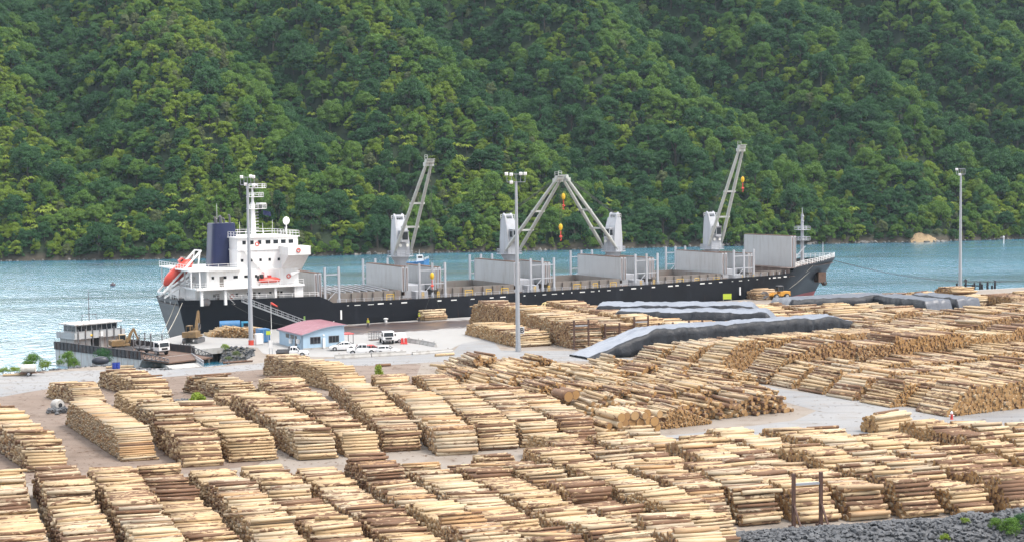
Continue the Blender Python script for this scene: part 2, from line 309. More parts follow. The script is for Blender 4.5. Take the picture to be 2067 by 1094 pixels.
def tree_mesh(name, key, H, Rc, lobes, lr, tiers=False, cone=0, leaf=.52, per=125, seed=0, flat=.95, full=False):
    g = np.random.default_rng(seed); cs = []; ex, ey, ox, oy = g.uniform(.78, 1.2), g.uniform(.78, 1.2), g.uniform(-.15, .15), g.uniform(-.15, .15)
    for i in range(lobes):
        t = g.uniform(0, 1)**.85; ph = g.uniform(0, 2*math.pi); hz = t**.7
        rad = Rc*((1-hz*cone) if cone else math.sqrt(max(0, 1-(hz*.95)**2)))*g.uniform(.55, 1.0)
        if tiers: hz = (round(hz*3)+g.uniform(-.15, .15))/3
        cs.append((rad*math.cos(ph)*ex+ox*Rc*hz, rad*math.sin(ph)*ey+oy*Rc*hz, H*.12+H*.82*hz*g.uniform(.86, 1.1), lr*g.uniform(.55, 1.4)))
    cs.append((0, 0, H*.9, lr)); V = []; F = []; n = 0
    for cx, cy, cz, r in cs:
        d = g.normal(size=(per, 3)); d[:, 2] = d[:, 2]*.8+.2 if full else np.abs(d[:, 2])*1.0-.25*g.random(per); d /= np.linalg.norm(d, axis=1)[:, None]
        pos = np.array([cx, cy, cz]) + d*r*np.array([1, 1, flat])*g.uniform(.75, 1.05, (per, 1))
        nr = d+g.normal(size=(per, 3))*.42+np.array([0, 0, .25]); nr /= np.linalg.norm(nr, axis=1)[:, None]
        a = np.cross(nr, g.normal(size=(per, 3))); a /= np.linalg.norm(a, axis=1)[:, None]; b = np.cross(nr, a)
        s = leaf*g.uniform(.6, 1.3, (per, 1)); q = np.stack([pos-a*s*.5, pos-b*s*.32, pos+a*s*.5, pos+b*s*.32], 1).reshape(-1, 3)
        V.append(q); F += [(n+4*k, n+4*k+1, n+4*k+2, n+4*k+3) for k in range(per)]; n += 4*per
    V = np.concatenate(V).tolist(); mb = MB(); mb.v = V; mb.f = [list(f) for f in F]; mb.m = [0]*len(F)
    mb.tube((0, 0, -2), (0, 0, H*.75), Rc*.07, Rc*.03, 6, 1)
    for k in range(5):
        c = cs[k*3 % len(cs)]; mb.tube((0, 0, H*(.25+.08*k)), (c[0]*.8, c[1]*.8, c[2]), Rc*.03, Rc*.012, 5, 1)
    me = bpy.data.meshes.new(name); me.from_pydata(mb.v, [], mb.f); me.materials.append(LEAF[key]); me.materials.append(M_TRUNK)
    me.polygons.foreach_set('material_index', mb.m); return me
def fern_mesh(name, seed, n=15, L=3.0, H=3.6):
    g = random.Random(seed); mb = MB()
    mb.tube((0, 0, -2), (0, 0, H), .16, .1, 6, 1)
    for k in range(n):
        a = 2*math.pi*k/n+g.uniform(-.15, .15); l = L*g.uniform(.8, 1.1); up = g.uniform(.5, .95); w = .42; pts = []
        for i in range(5):
            t = i/4; r = l*t; z = H+up*l*math.sin(t*2.5)*.6-.28*t*t*l; ww = w*math.sin(math.pi*min(1, .12+t*.88))**.7
            ca, sa = math.cos(a), math.sin(a); pts += [(ca*r-sa*ww, sa*r+ca*ww, z-.08), (ca*r, sa*r, z+.06), (ca*r+sa*ww, sa*r-ca*ww, z-.08)]
        mb.add(pts, [(3*i+j, 3*i+j+1, 3*i+j+4, 3*i+j+3) for i in range(4) for j in (0, 1)])
    me = bpy.data.meshes.new(name); me.from_pydata(mb.v, [], mb.f); me.materials.append(LEAF['fern']); me.materials.append(M_TRUNK)
    me.polygons.foreach_set('material_index', mb.m); return me
KINDS = [   # name, crown radius at scale 1, meshes
 ('dark domed broadleaf tree', 4.2, [tree_mesh('broadleaf', 'dark', 8.5, 4.2, 44, 1.15, seed=k) for k in (1, 2, 3)]),
 ('mid green layered tree', 4.0, [tree_mesh('broadleaf', 'mid', 8, 4.0, 42, 1.1, seed=k) for k in (4, 5, 6)]),
 ('pale green round tree', 3.2, [tree_mesh('broadleaf', 'light', 6.5, 3.2, 32, .95, seed=k, leaf=.5) for k in (7, 8)]),
 ('grey olive feathery tree', 2.8, [tree_mesh('scrub_tree', 'grey', 7, 2.8, 34, .8, seed=k, leaf=.45, flat=1.1) for k in (9, 10)]),
 ('yellow green star shaped tree fern', 3.0, [fern_mesh('tree_fern', k) for k in (11, 12)]),
 ('dark pointed tree', 3.0, [tree_mesh('pointed_tree', 'dark', 10.5, 3.2, 30, 1.15, cone=.85, seed=k) for k in (13, 14)]),
 ('huge dark spreading tree', 7.4, [tree_mesh('spreading_tree', 'dark', 13.5, 7.4, 80, 1.7, seed=k, leaf=.62, per=130) for k in (21, 22, 23)]),
 ('huge mid green spreading tree', 6.6, [tree_mesh('spreading_tree', 'mid', 12.5, 6.6, 70, 1.6, seed=k, leaf=.6, per=130) for k in (24, 25, 26)]),
 ('yellowish upright tree', 2.4, [tree_mesh('upright_tree', 'light', 8, 2.4, 24, .95, seed=k, flat=1.5) for k in (15,)]),
]
CNAME = ['broadleaf_tree', 'broadleaf_tree', 'round_tree', 'scrub_tree', 'tree_fern', 'pointed_tree', 'spreading_tree', 'spreading_tree', 'upright_tree']
trees = []; grid = {}
def crowded(x, d, r):
    i, j = int(x//8), int(d//8)
    for a in (-1, 0, 1, -2, 2):
        for b_ in (-1, 0, 1, -2, 2):
            for (x2, d2, r2) in grid.get((i+a, j+b_), ()):
                if (x-x2)**2+(d-d2)**2 < (.43*(r+r2))**2: return True
    return False
def try_tree(xx, dd, s_lo, s_hi, big=False):
    if cl.x-7.5 < xx < cl.x+8 and dd < 6: return
    yy = shore_y(xx)+dd; zz = hill(xx, dd); px, py, dep = proj((xx, yy, zz))
    if px < -260 or px > 2330 or py < -190: return
    gul = gully(xx, dd); n1 = vnoise(xx/34, dd/34, 11); n2 = vnoise(xx/15, dd/15, 12); left = 1/(1+math.exp((xx+10)/45))
    low = 1/(1+math.exp((dd-70)/18)); up = 1-low
    wts = [(.5+3.4*gul+2.4*(1-left)*up)+.6*(n2 > .55), 1.8+.6*up, (.3+3.2*left*(1-gul)+.9*low*(1-gul))*(1 if xx < 60 else .6)+.9*(1-gul)*(n1 > .6), (.25+2.0*left*(1-gul)*(n1 > .45))*(1.0 if dd > 20 else .4), 4.2*low*(.10+left)*(n2 > .40)*(dd > 8), .3+.9*(n1 < .34), 0, 0, .25+.5*low]
    k = (6 if random.random() < .35+.4*gul else 7) if big else random.choices(range(9), wts)[0]
    if k == 4: s = random.uniform(.75, 1.15)
    else:
        s = random.uniform(s_lo, s_hi)*(.85 if k in (3, 8) else 1)
        if dd < 12: s = min(s, .95)
    r = KINDS[k][1]*s
    if crowded(xx, dd, r): return
    grid.setdefault((int(xx//8), int(dd//8)), []).append((xx, dd, r))
    trees.append((xx, yy, zz-.3-.25*s, k, random.randrange(len(KINDS[k][2])), s, random.uniform(0, 6.28), px, py, dep))
for n_try, lo, hi, big in ((1500, .8, 1.2, True), (2600, 1.0, 1.45, False), (9000, .65, 1.0, False), (24000, .36, .65, False)):
    for _ in range(n_try):
        xx = random.uniform(-330, 390); dd = 1.0+random.random()*255
        if big and random.random() < (.93-.25*gully(xx, dd) if xx+dd*.4 < 10 else .62 if dd > 45 else .85): continue
        try_tree(xx, dd, lo, hi, big)
for i in range(360):
    xx = random.uniform(-300, 350); try_tree(xx, random.uniform(.6, 3.0), .35, .7)
# the 300 that show largest are trees of their own, the rest of the wood is one object
lift = lambda t: (t[5]*KINDS[t[3]][1]/t[9])
infr = [t for t in trees if 15 < t[7] < 2050 and 20 < t[8]-t[5]*20 < 500]
infr.sort(key=lift, reverse=True); solo = infr[:300]; sset = set(map(id, solo)); rest = [t for t in trees if id(t) not in sset]
def zone(px, py):
    col = ('left of the blue funnel' if px < 420 else 'above the funnel and bridge' if px < 640 else 'above the first deck crane' if px < 960 else 'above the two crossed deck cranes' if px < 1290 else 'above the fourth deck crane' if px < 1560 else 'above the ship\'s bow' if px < 1760 else 'around the far right light pole')
    row = 'by the water' if py > 420 else 'low on the hill' if py > 280 else 'midway up the hill' if py > 140 else 'high on the hill'
    return f'{row}, {col}'
for (x, y, z, k, v, s, a, px, py, dep) in solo:
    o = bpy.data.objects.new(CNAME[k], KINDS[k][2][v]); C.objects.link(o); o.location = (x, y, z); o.rotation_euler = (0, 0, a); o.scale = (s, s, s*random.uniform(.9, 1.15))
    zz_ = zone(px, py); tag(o, f'{KINDS[k][0]} {zz_}', 'tree', f'{KINDS[k][0]}s {zz_}')
src = bpy.data.collections.new('forest sources'); names = []
for k, (nm, rc, ms) in enumerate(KINDS):
    for v, me in enumerate(ms):
        o = bpy.data.objects.new(f'wood_source_{k}_{v}', me); src.objects.link(o); names.append((k, v, o.name))
order = {(k, v): i for i, (k, v, n) in enumerate(sorted(names, key=lambda q: q[2]))}
me = bpy.data.meshes.new('forest'); me.from_pydata([(t[0], t[1], t[2]) for t in rest], [], [])
for nm, ty, vals in (('kind', 'INT', [order[(t[3], t[4])] for t in rest]), ('rz', 'FLOAT', [t[6] for t in rest]), ('scl', 'FLOAT', [t[5] for t in rest])):
    a = me.attributes.new(nm, ty, 'POINT'); a.data.foreach_set('value', vals)
fo = bpy.data.objects.new('forest', me); C.objects.link(fo); tag(fo, 'dense green forest covering the whole hillside across the water', 'forest', kind='stuff')
ng = bpy.data.node_groups.new('forest', 'GeometryNodeTree')
ng.interface.new_socket('Geometry', in_out='INPUT', socket_type='NodeSocketGeometry'); ng.interface.new_socket('Geometry', in_out='OUTPUT', socket_type='NodeSocketGeometry')
gi, go = ng.nodes.new('NodeGroupInput'), ng.nodes.new('NodeGroupOutput'); ip = ng.nodes.new('GeometryNodeInstanceOnPoints'); ci = ng.nodes.new('GeometryNodeCollectionInfo')
ci.inputs[0].default_value = src; ci.inputs['Separate Children'].default_value = True; ci.inputs['Reset Children'].default_value = True
def nattr(n, ty):
    q = ng.nodes.new('GeometryNodeInputNamedAttribute'); q.data_type = ty; q.inputs[0].default_value = n; return q.outputs[0]
cx_ = ng.nodes.new('ShaderNodeCombineXYZ'); L_ = ng.links.new
L_(nattr('rz', 'FLOAT'), cx_.inputs[2]); L_(gi.outputs[0], ip.inputs['Points']); L_(ci.outputs[0], ip.inputs['Instance']); ip.inputs['Pick Instance'].default_value = True
L_(nattr('kind', 'INT'), ip.inputs['Instance Index']); L_(cx_.outputs[0], ip.inputs['Rotation']); L_(nattr('scl', 'FLOAT'), ip.inputs['Scale']); L_(ip.outputs[0], go.inputs[0])
fo.modifiers.new('wood', 'NODES').node_group = ng
print('trees', len(trees))
# rocks and scrub along the far waterline
M_ROCK = groundmat('rock', (.16, .155, .145), (.24, .23, .21), (.10, .095, .085), .9, .9)
def rock(mb, c, r, g=random):
    n = 7; pts = [Vector((g.gauss(0, 1), g.gauss(0, 1), g.gauss(0, 1))).normalized() for _ in range(12)]
    bm = bmesh.new(); vv = [bm.verts.new((p.x*r*g.uniform(.7, 1.2), p.y*r*g.uniform(.7, 1.2), p.z*r*g.uniform(.5, .9))) for p in pts]
    res = bmesh.ops.convex_hull(bm, input=vv); bm.verts.ensure_lookup_table()
    keep = [v for v in bm.verts if v.link_faces]; ix = {v: i for i, v in enumerate(keep)}
    mb.add([(v.co.x+c[0], v.co.y+c[1], v.co.z+c[2]) for v in keep], [[ix[v] for v in f.verts] for f in bm.faces]); bm.free()
mb = MB(); x = -260
while x < 330:
    x += random.uniform(.6, 2.6); r = random.uniform(.3, 1.1)*(1.5 if vnoise(x/9, 4, 5) > .6 else .7)
    rock(mb, (x, shore_y(x)+random.uniform(-.8, 1.5), -2.5+random.uniform(0, .5)), r)
o = mb.build('shore_rocks', M_ROCK); tag(o, 'dark rocks strewn along the far waterline under the forest', 'rocks', kind='stuff')
# ================================================================ LOGS
def logmat():
    m, nt, b = newmat('log_side'); uv = N(nt, 'ShaderNodeUVMap', uv_map='UVMap').outputs[0]
    at_ = lambda n: N(nt, 'ShaderNodeAttribute', attribute_name=n).outputs['Fac']
    tint, bark = at_('tint'), at_('bark')
    wood = ramp(nt, tint, (0, (.60, .455, .275)), (.35, (.49, .36, .205)), (.6, (.63, .52, .35)), (.8, (.43, .375, .285)), (1, (.47, .30, .155)))
    grain = noise(nt, 1, 4, mapping(nt, uv, (.9, 7, 1)), .3); wood = mixc(nt, ramp(nt, grain, (.35, 0), (.7, .75)), wood, mixc(nt, .6, wood, (.30, .18, .09)))
    bk = mixc(nt, noise(nt, 1, 3, mapping(nt, uv, (1.4, 5, 1), (3, 1, 0))), (.085, .050, .035), (.24, .125, .07))
    patch = noise(nt, 1, 6, mapping(nt, uv, (.95, 1.9, 1)), .8, .66)
    md = N(nt, 'ShaderNodeMath', operation='ADD'); nt.links.new(patch, md.inputs[0]); nt.links.new(bark, md.inputs[1])
    k = ramp(nt, md.outputs[0], (.565, 0), (.605, .94)); k.node.inputs[0].links[0].from_node
    c = mixc(nt, k, wood, bk)
    sp = ramp(nt, noise(nt, 1, 2, mapping(nt, uv, (3.2, 5, 1), (9, 2, 0))), (.67, 0), (.72, .7)); c = mixc(nt, sp, c, (.20, .12, .07))      # knots
    nt.links.new(c, b.inputs['Base Color']); b.inputs['Roughness'].default_value = .72; b.inputs['Specular IOR Level'].default_value = .3
    bump(nt, b, patch, .4, .04)
    m2, nt, b = newmat('log_end'); uv = N(nt, 'ShaderNodeUVMap', uv_map='UVMap').outputs[0]
    tint = N(nt, 'ShaderNodeAttribute', attribute_name='tint').outputs['Fac']
    L = N(nt, 'ShaderNodeVectorMath', operation='LENGTH'); nt.links.new(uv, L.inputs[0])
    base = ramp(nt, tint, (0, (.40, .235, .09)), (.4, (.32, .18, .07)), (.7, (.44, .28, .13)), (1, (.22, .12, .055)))
    ring = N(nt, 'ShaderNodeMath', operation='SINE'); mu = N(nt, 'ShaderNodeMath', operation='MULTIPLY'); mu.inputs[1].default_value = 34; nt.links.new(L.outputs['Value'], mu.inputs[0]); nt.links.new(mu.outputs[0], ring.inputs[0])
    c = mixc(nt, ramp(nt, ring.outputs[0], (.3, 0), (1, .28)), base, (.22, .12, .05))
    c = mixc(nt, ramp(nt, L.outputs['Value'], (.86, 0), (.93, 1)), c, (.12, .065, .04))
    nt.links.new(c, b.inputs['Base Color']); b.inputs['Roughness'].default_value = .8
    return [m, m2]
LOGM = logmat()
class Logs:
    """rows of arrays: ends, radii, tint, bark, stack id, lies on top"""
    def __init__(s): s.p0 = []; s.p1 = []; s.r = []; s.t = []; s.b = []; s.top = []; s.sid = []
    def add(s, p0, p1, r, t, b, top, sid): s.p0.append(p0); s.p1.append(p1); s.r.append(r); s.t.append(t); s.b.append(b); s.top.append(top); s.sid.append(sid)
def log_mesh(name, p0, p1, r, t, b, n=7, bend=None, rings=2, g=rng):
    p0, p1, r, t, b = (np.asarray(q, float) for q in (p0, p1, r, t, b)); K = len(r)
    d = p1-p0; L = np.linalg.norm(d, axis=1); d = d/L[:, None]; up = np.array([0, 0, 1.0])
    a = np.cross(d, up); an = np.linalg.norm(a, axis=1); a[an < 1e-3] = (1, 0, 0); a /= np.linalg.norm(a, axis=1)[:, None]; bb = np.cross(a, d)
    ph = g.uniform(0, 6.28, K); ang = ph[:, None]+2*np.pi*np.arange(n)[None]/n                    # K,n
    rad = r[:, None]*(1+g.uniform(-.06, .06, (K, n))); circ = a[:, None]*np.cos(ang)[..., None]+bb[:, None]*np.sin(ang)[..., None]
    V = []
    for j in range(rings):
        q = j/(rings-1); tp = (1.06-.14*q)
        c = p0+(p1-p0)*q
        if bend is not None: c = c+bend*math.sin(math.pi*q)
        V.append(c[:, None]+circ*(rad*tp)[..., None])
    V = np.stack(V, 1).reshape(-1, 3)                                                            # K,rings,n
    base = (np.arange(K)*rings*n)[:, None, None]; kk = np.arange(n)
    q = np.stack([kk, (kk+1) % n, n+(kk+1) % n, n+kk], 1)                                          # n,4
    side = np.concatenate([q+j*n for j in range(rings-1)], 0)[None]+base                           # K,n*(rings-1),4
    c0 = (kk[::-1])[None]+base[:, :, 0]; c1 = (kk+(rings-1)*n)[None]+base[:, :, 0]
    nq = n*(rings-1); loops = np.concatenate([side.reshape(K, -1), c0, c1], 1).ravel()
    per = np.array([4]*nq+[n, n]); tot = np.tile(per, K); start = np.concatenate([[0], np.cumsum(tot)[:-1]])
    me = bpy.data.meshes.new(name); me.vertices.add(len(V)); me.vertices.foreach_set('co', V.astype(np.float32).ravel())
    me.loops.add(len(loops)); me.loops.foreach_set('vertex_index', loops.astype(np.int32))
    me.polygons.add(len(tot)); me.polygons.foreach_set('loop_start', start.astype(np.int32))
    try: me.polygons.foreach_set('loop_total', tot.astype(np.int32))
    except Exception: pass
    mi = np.tile(np.array([0]*nq+[1, 1]), K); me.polygons.foreach_set('material_index', mi.astype(np.int32)); me.polygons.foreach_set('use_smooth', (mi == 0))
    # UV: metres along and round the log, shifted per log; on the ends the disc
    off = g.uniform(0, 400, (K, 1)); uv = np.zeros((K, nq*4+2*n, 2))
    for j in range(rings-1):
        u0 = L*j/(rings-1); u1 = L*(j+1)/(rings-1)
        for m_ in range(n):
            v0 = 2*np.pi*r*m_/n; v1 = 2*np.pi*r*(m_+1)/n; s = (j*n+m_)*4
            for z, (uu, vv) in enumerate(((u0, v0), (u0, v1), (u1, v1), (u1, v0))): uv[:, s+z, 0] = uu+off[:, 0]; uv[:, s+z, 1] = vv+off[:, 0]*.37
    ca = np.stack([np.cos(2*np.pi*kk/n), np.sin(2*np.pi*kk/n)], 1); uv[:, nq*4:nq*4+n] = ca[::-1][None]; uv[:, nq*4+n:] = ca[None]
    ul = me.uv_layers.new(name='UVMap'); ul.data.foreach_set('uv', uv.astype(np.float32).ravel())
    for nm, val in (('tint', t), ('bark', b)):
        at_ = me.attributes.new(nm, 'FLOAT', 'FACE'); at_.data.foreach_set('value', np.repeat(val, nq+2).astype(np.float32))
    for m_ in LOGM: me.materials.append(m_)
    me.update(calc_edges=True); me.validate(); return me
LG = Logs(); STACK = []                          # STACK: a phrase for each pile
def pile(phrase, o, e, a, Lp, Ll, H, r=.18, rough=.35, ramp0=1.1, ramp1=1.1, seg=(6, 13), bark=None, segH=.7, z0=0.0, yaw=.022, end=.1, tint=None, dens=1.0):
    """logs lie along a, the pile runs from o along e"""
    sid = len(STACK); STACK.append(phrase); o = Vector((o[0], o[1], z0)); e = Vector((e[0], e[1], 0)).normalized(); a = Vector((a[0], a[1], 0)).normalized()
    segs = []; x = 0
    while x < Lp:
        w_ = random.uniform(*seg); q = random.random()
        bk = bark if bark is not None else (-.06 if q < .33 else .01 if q < .66 else .06 if q < .9 else .14)
        segs.append((x, x+w_, H*random.uniform(segH, 1.06), Ll*random.uniform(.94, 1.04), r*random.uniform(.8, 1.2), random.uniform(-.12, .12), bk, random.choice((.1, .2, .35, .55, .65, .8)) if tint is None else tint, random.uniform(-.04, .04))); x += w_
    rr = r*random.uniform(.92, 1.05); dstep = rr*1.97; ph = random.uniform(0, 50)
    def hh(x):
        h = H
        for s in segs:
            if s[0] <= x < s[1]: h = s[2]
        h += rough*(vnoise(x*.9, sid*3.1, 4)-.5)*2
        return min(h, ramp0*x+.35, ramp1*(Lp-x)+.35)
    for j in range(60):
        z = rr+j*dstep*.88
        if z-rr*.6 > H*1.35: break
        x = (rr if j % 2 else 2*rr)
        while x < Lp:
            h = hh(x)
            if z+rr*.35 <= h:
                sg = next(s for s in segs if s[0] <= x < s[1]); r1 = max(.06, min(rr*1.3, sg[4]*random.uniform(.72, 1.28)))
                top = z+dstep*.88+rr*.35 > h
                off = sg[5]+random.gauss(0, end); ll = sg[3]*(1+random.uniform(-.04, .04))
                yw = random.gauss(0, yaw)*(1.6 if top else .5)+sg[8]*(1 if top else .4); ax = a*math.cos(yw)+e*math.sin(yw)
                c = o+e*(x+random.uniform(-.12, .12)*rr)+a*(Ll/2+off)+Vector((0, 0, z+random.uniform(-.1, .14)*rr))
                dz = Vector((0, 0, random.gauss(0, .012)*(1.6 if top else .4)))*ll
                if random.random() < dens:
                    LG.add(tuple(c-ax*ll/2-dz/2), tuple(c+ax*ll/2+dz/2), r1, min(1, max(0, sg[7]+random.gauss(0, .24))), sg[6]+random.gauss(0, .085)+(.16 if random.random() < .07 else 0), top, sid)
            x += dstep*random.uniform(.98, 1.13)
    for s in segs:                                # a few logs thrown askew over the top
        for _ in range(random.choice((0, 1, 1, 2))):
            x = random.uniform(s[0], min(s[1], Lp)); h = hh(min(x, Lp-.1)); yw = random.gauss(0, .16); ax = a*math.cos(yw)+e*math.sin(yw)
            if h < 1.2 or x > Lp: continue
            c = o+e*x+a*(Ll/2+random.gauss(0, .4))+Vector((0, 0, h+rr*.75)); ll = Ll*random.uniform(.7, 1.15)
            LG.add(tuple(c-ax*ll/2), tuple(c+ax*ll/2), rr*random.uniform(.7, 1.1), random.random(), random.choice((-.1, .0, .2)), True, sid)
    return sid
ORD = ['first', 'second', 'third', 'fourth', 'fifth', 'sixth', 'seventh', 'eighth', 'ninth', 'tenth', 'eleventh', 'twelfth', 'thirteenth', 'fourteenth', 'fifteenth', 'sixteenth', 'seventeenth', 'eighteenth', 'nineteenth', 'twentieth']
# ---- the near block: columns running away from the viewer
EF = Vector((-.37, .93, 0)).normalized(); AF = Vector((.955, .295, 0)).normalized()
cols = []
for k in range(-2, 27):
    xk = -62+4.75*k; near = 100 if xk < 6 else 103+ (xk-6)*1.9 if xk < 14 else 119.5+(xk-16)*.13
    far = 136.5 if xk < 2 else 143 if xk < 12 else 151+random.uniform(-1, 4); y = near; xx = lambda y: xk-.398*(y-120)
    vis = 0; bx = proj((xx(106)+2.2, 106, 2.5))[0]; n_in = len(cols); cols.append((xk, bx))
    while y < far-3:
        ln = min(random.uniform(20, 40), far-y)
        if far-y-ln < 9: ln = far-y
        H = random.uniform(2.5, 3.5); n0 = y == near
        pile(('near', k), (xx(y)+random.uniform(-.2, .2), y), EF, AF, ln*1.07, 3.58*random.uniform(.95, 1.04), H, random.uniform(.125, .17) if k < 17 else random.uniform(.16, .21), ramp0=(1.5 if n0 else 2), ramp1=(1.3 if y+ln > far-1 else 2), seg=(5, 12), segH=.72, rough=.45)
        y += ln+random.uniform(0, .5)
# far-right extra rows behind the near block
for px, py, L in ((1805, 872, 2.4),):
    p = at(1774, 877); pile('the small bundle on the roadside', p, NX, EX, 3.0, 5.2, 2.1, .2, ramp0=3, ramp1=3, seg=(9, 10))
# ---- the middle block
MID = [((-48.4, 146.7), (-63, 172), 3.8, 3.1), ((-33.3, 148.3), (-50.8, 187.4), 4.1, 3.2), ((-29.0, 150.6), (-41, 176), 4.7, 2.7), ((-22, 151.2), (-38.2, 186), 4.1, 3.4),
       ((-17.4, 153), (-33, 194), 3.7, 2.8), ((-13.7, 155.3), (-24.6, 198), 4.2, 3.0), ((-8.0, 152.9), (-19.4, 199), 4.3, 3.0), ((-3.6, 155.4), (-13.9, 199.5), 4.1, 2.9), ((1, 157), (-8.2, 194), 4.0, 3.0), ((5.4, 158.8), (-2.4, 186), 3.9, 2.6),
       ((-28.4, 178), (-34.5, 199), 5.2, 2.6), ((-57, 158), (-69, 182), 4.4, 2.8)]
AM = Vector((.965, .26, 0)).normalized()
for i, (n_, f_, L, H) in enumerate(MID):
    v = Vector((f_[0]-n_[0], f_[1]-n_[1], 0)); pile(('mid', i), n_, v, AM, v.length, L, H, random.uniform(.15, .19), ramp0=1.25, ramp1=1.2, seg=(7, 15))
v = Vector((-53.7+40.5, 176.5-152, 0)); pile('the long pale stack beside the dirt track', (-40.5, 152), v, AM, v.length, 3.7, 3.05, .115, rough=.12, ramp0=.85, ramp1=1.2, seg=(30, 31), segH=.97, bark=-.14, tint=.78, end=.07, yaw=.008)
# ---- separate stacks on the brown yard
for (nx_, ny_, fx_, fy_, L, H, r) in ((155, 816, 92, 801, 3.8, 2.3, .13), (285, 804, 197, 779, 4.2, 2.4, .14), (455, 806, 371, 790, 4.6, 2.5, .16), (668, 790, 530, 755, 4.6, 3.2, .16)):
    p, q = at(nx_, ny_), at(fx_, fy_); v = q-p; pile('a stack standing alone on the brown yard', p, v, AM, v.length, L, H, r, ramp0=.9, ramp1=1.6, seg=(7, 12))
# ---- the jumbled heap in the middle
hp = Vector((9.6, 163.0, 0))
pile('the very thick log bundle', hp, EX, NX, 8.3, 5, 2.7, .43, rough=.1, ramp0=.9, ramp1=1.4, seg=(20, 21), segH=.99, bark=-.02, tint=.2, end=.2)
pile('the thin poles', hp+EX*8.7+NX*.6, EX, NX, 7.0, 4, 2.1, .1, rough=.1, ramp0=2, ramp1=.42, seg=(20, 21), segH=1, bark=.08, tint=.3)
for i, (s0, L) in enumerate(((9, 20.5), (2, 30), (0, 36), (-1, 39), (-1, 41), (0, 40), (1, 37), (0, 33), (3, 22), (5, 12))):
    pile('the jumbled heap', hp+NX*(3.2+5.2*i)+EX*s0, EX, NX, L, 5.0, 3.2 if i == 0 else random.uniform(2.5, 3.5), .22 if i == 0 else random.uniform(.15, .22), rough=.7, ramp0=.7, ramp1=.75, seg=(2.5, 6), segH=.55, yaw=.05, end=.5)
for dx, dy, r in ((0, 0, .64), (1.45, .8, .55)):
    c = at(1148, 800, 3.0)+EX*dx+NX*dy; LG.add(tuple(c), tuple(c+NX*3.2+Vector((0, 0, .1))), r, .2, .2, True, 0)
# ---- right-hand rows along the wharf road
def rows(p0, p1, n, L, Hs, Ll, r=.2, phrase='rows', **k):
    p0, p1 = Vector((*p0[:2], 0)), Vector((*p1[:2], 0))
    for i in range(n):
        q = p0.lerp(p1, i/max(1, n-1)) if n > 1 else p0
        pile(phrase, q, EX, NX, L, Ll, Hs[i % len(Hs)], r*random.uniform(.9, 1.1), ramp0=.8, ramp1=2, seg=(7, 15), segH=.88, **k)
rows((51, 173.6), (49.5, 180.5), 2, 42, (3.6, 2.9), 5.6, .18, 'the row')
rows((46, 181.4), (37.4, 198.5), 4, 62, (3.0, 2.8, 2.9, 2.6), 5.2, .2, 'the row'); rows((34.5, 203), (33.8, 206), 1, 75, (4.7,), 6, .2, 'the row')
rows((29, 214.5), (21, 226), 3, 62, (4.3, 3.3, 2.7), 5.4, .2, 'the row')
rows((13.5, 241.5), (13.5, 241.5), 1, 46, (2.1,), 4, .16, 'the row')
rows((60, 248), (58, 262), 3, 55, (3.2, 3.0, 3.3), 5.4, .18, 'the row')
AI = Vector((.92, .39, 0)).normalized(); EI = Vector((-.38, .925, 0)).normalized()
for (x, y, L, Ll, H) in ((0.6, 251.6, 25, 6.8, 2.3), (10.1, 249.3, 50, 5.6, 4.7), (15.9, 252, 42, 5.6, 3.7), (21.6, 253.5, 42, 5.4, 4.7), (26.8, 253, 40, 5.4, 3.7), (32.3, 254, 40, 5.4, 3.7), (38, 258, 38, 5.4, 3.6),
                         (47, 262, 44, 6, 3.2), (53, 268, 36, 6, 3.2), (60, 272, 27, 6.2, 3.2), (67, 274, 22, 6.2, 3.3), (74.2, 276, 20, 5.8, 3.2),
                         (98.5, 291, 15, 6, 4.0), (105.5, 294, 15, 6, 4.0), (112.5, 297, 15, 6, 4.0), (92.5, 296, 15, 6, 3.9), (120, 300, 15, 6, 4.0), (128, 303, 15, 6, 4.0), (79.5, 303, 11, 5.6, 3.9), (86, 300, 13, 5.6, 3.9)):
    pile('the far stacks', (x, y), EI, AI, L, Ll, H, .17, ramp0=(4 if 9 < x < 40 or x > 90 else 1.2), ramp1=1.3, seg=(8, 18), segH=.9)
p = Vector((89.5, 301, 0)); pile('the load on the far stacks', p, EI, AI, 6, 6, 1.6, .18, z0=4.1, ramp0=1.2, ramp1=1.2)
p = at(1530, 606, 0); pile('the far wharf stack', p, EI, AI, 8, 6.5, 2.6, .2)
p, q = at(547, 683), at(424, 680); v = q-p; pile('the loose pile on the quay', p, v, NX, v.length, 4.4, 2.1, .12, rough=.2, ramp0=1, ramp1=.45, seg=(30, 31), bark=-.02, yaw=.09, end=.4)
p = at(1112, 622); pile('the load by the hull', p, AI, EI, 8, 5, 2.2, .2, ramp0=2, ramp1=2)
pile('loose', at(760, 741), NX, EX, .5, 2.6, .5, .22)
pile('loose', at(882, 719.5), NX, EX, .5, 3.2, .5, .2)
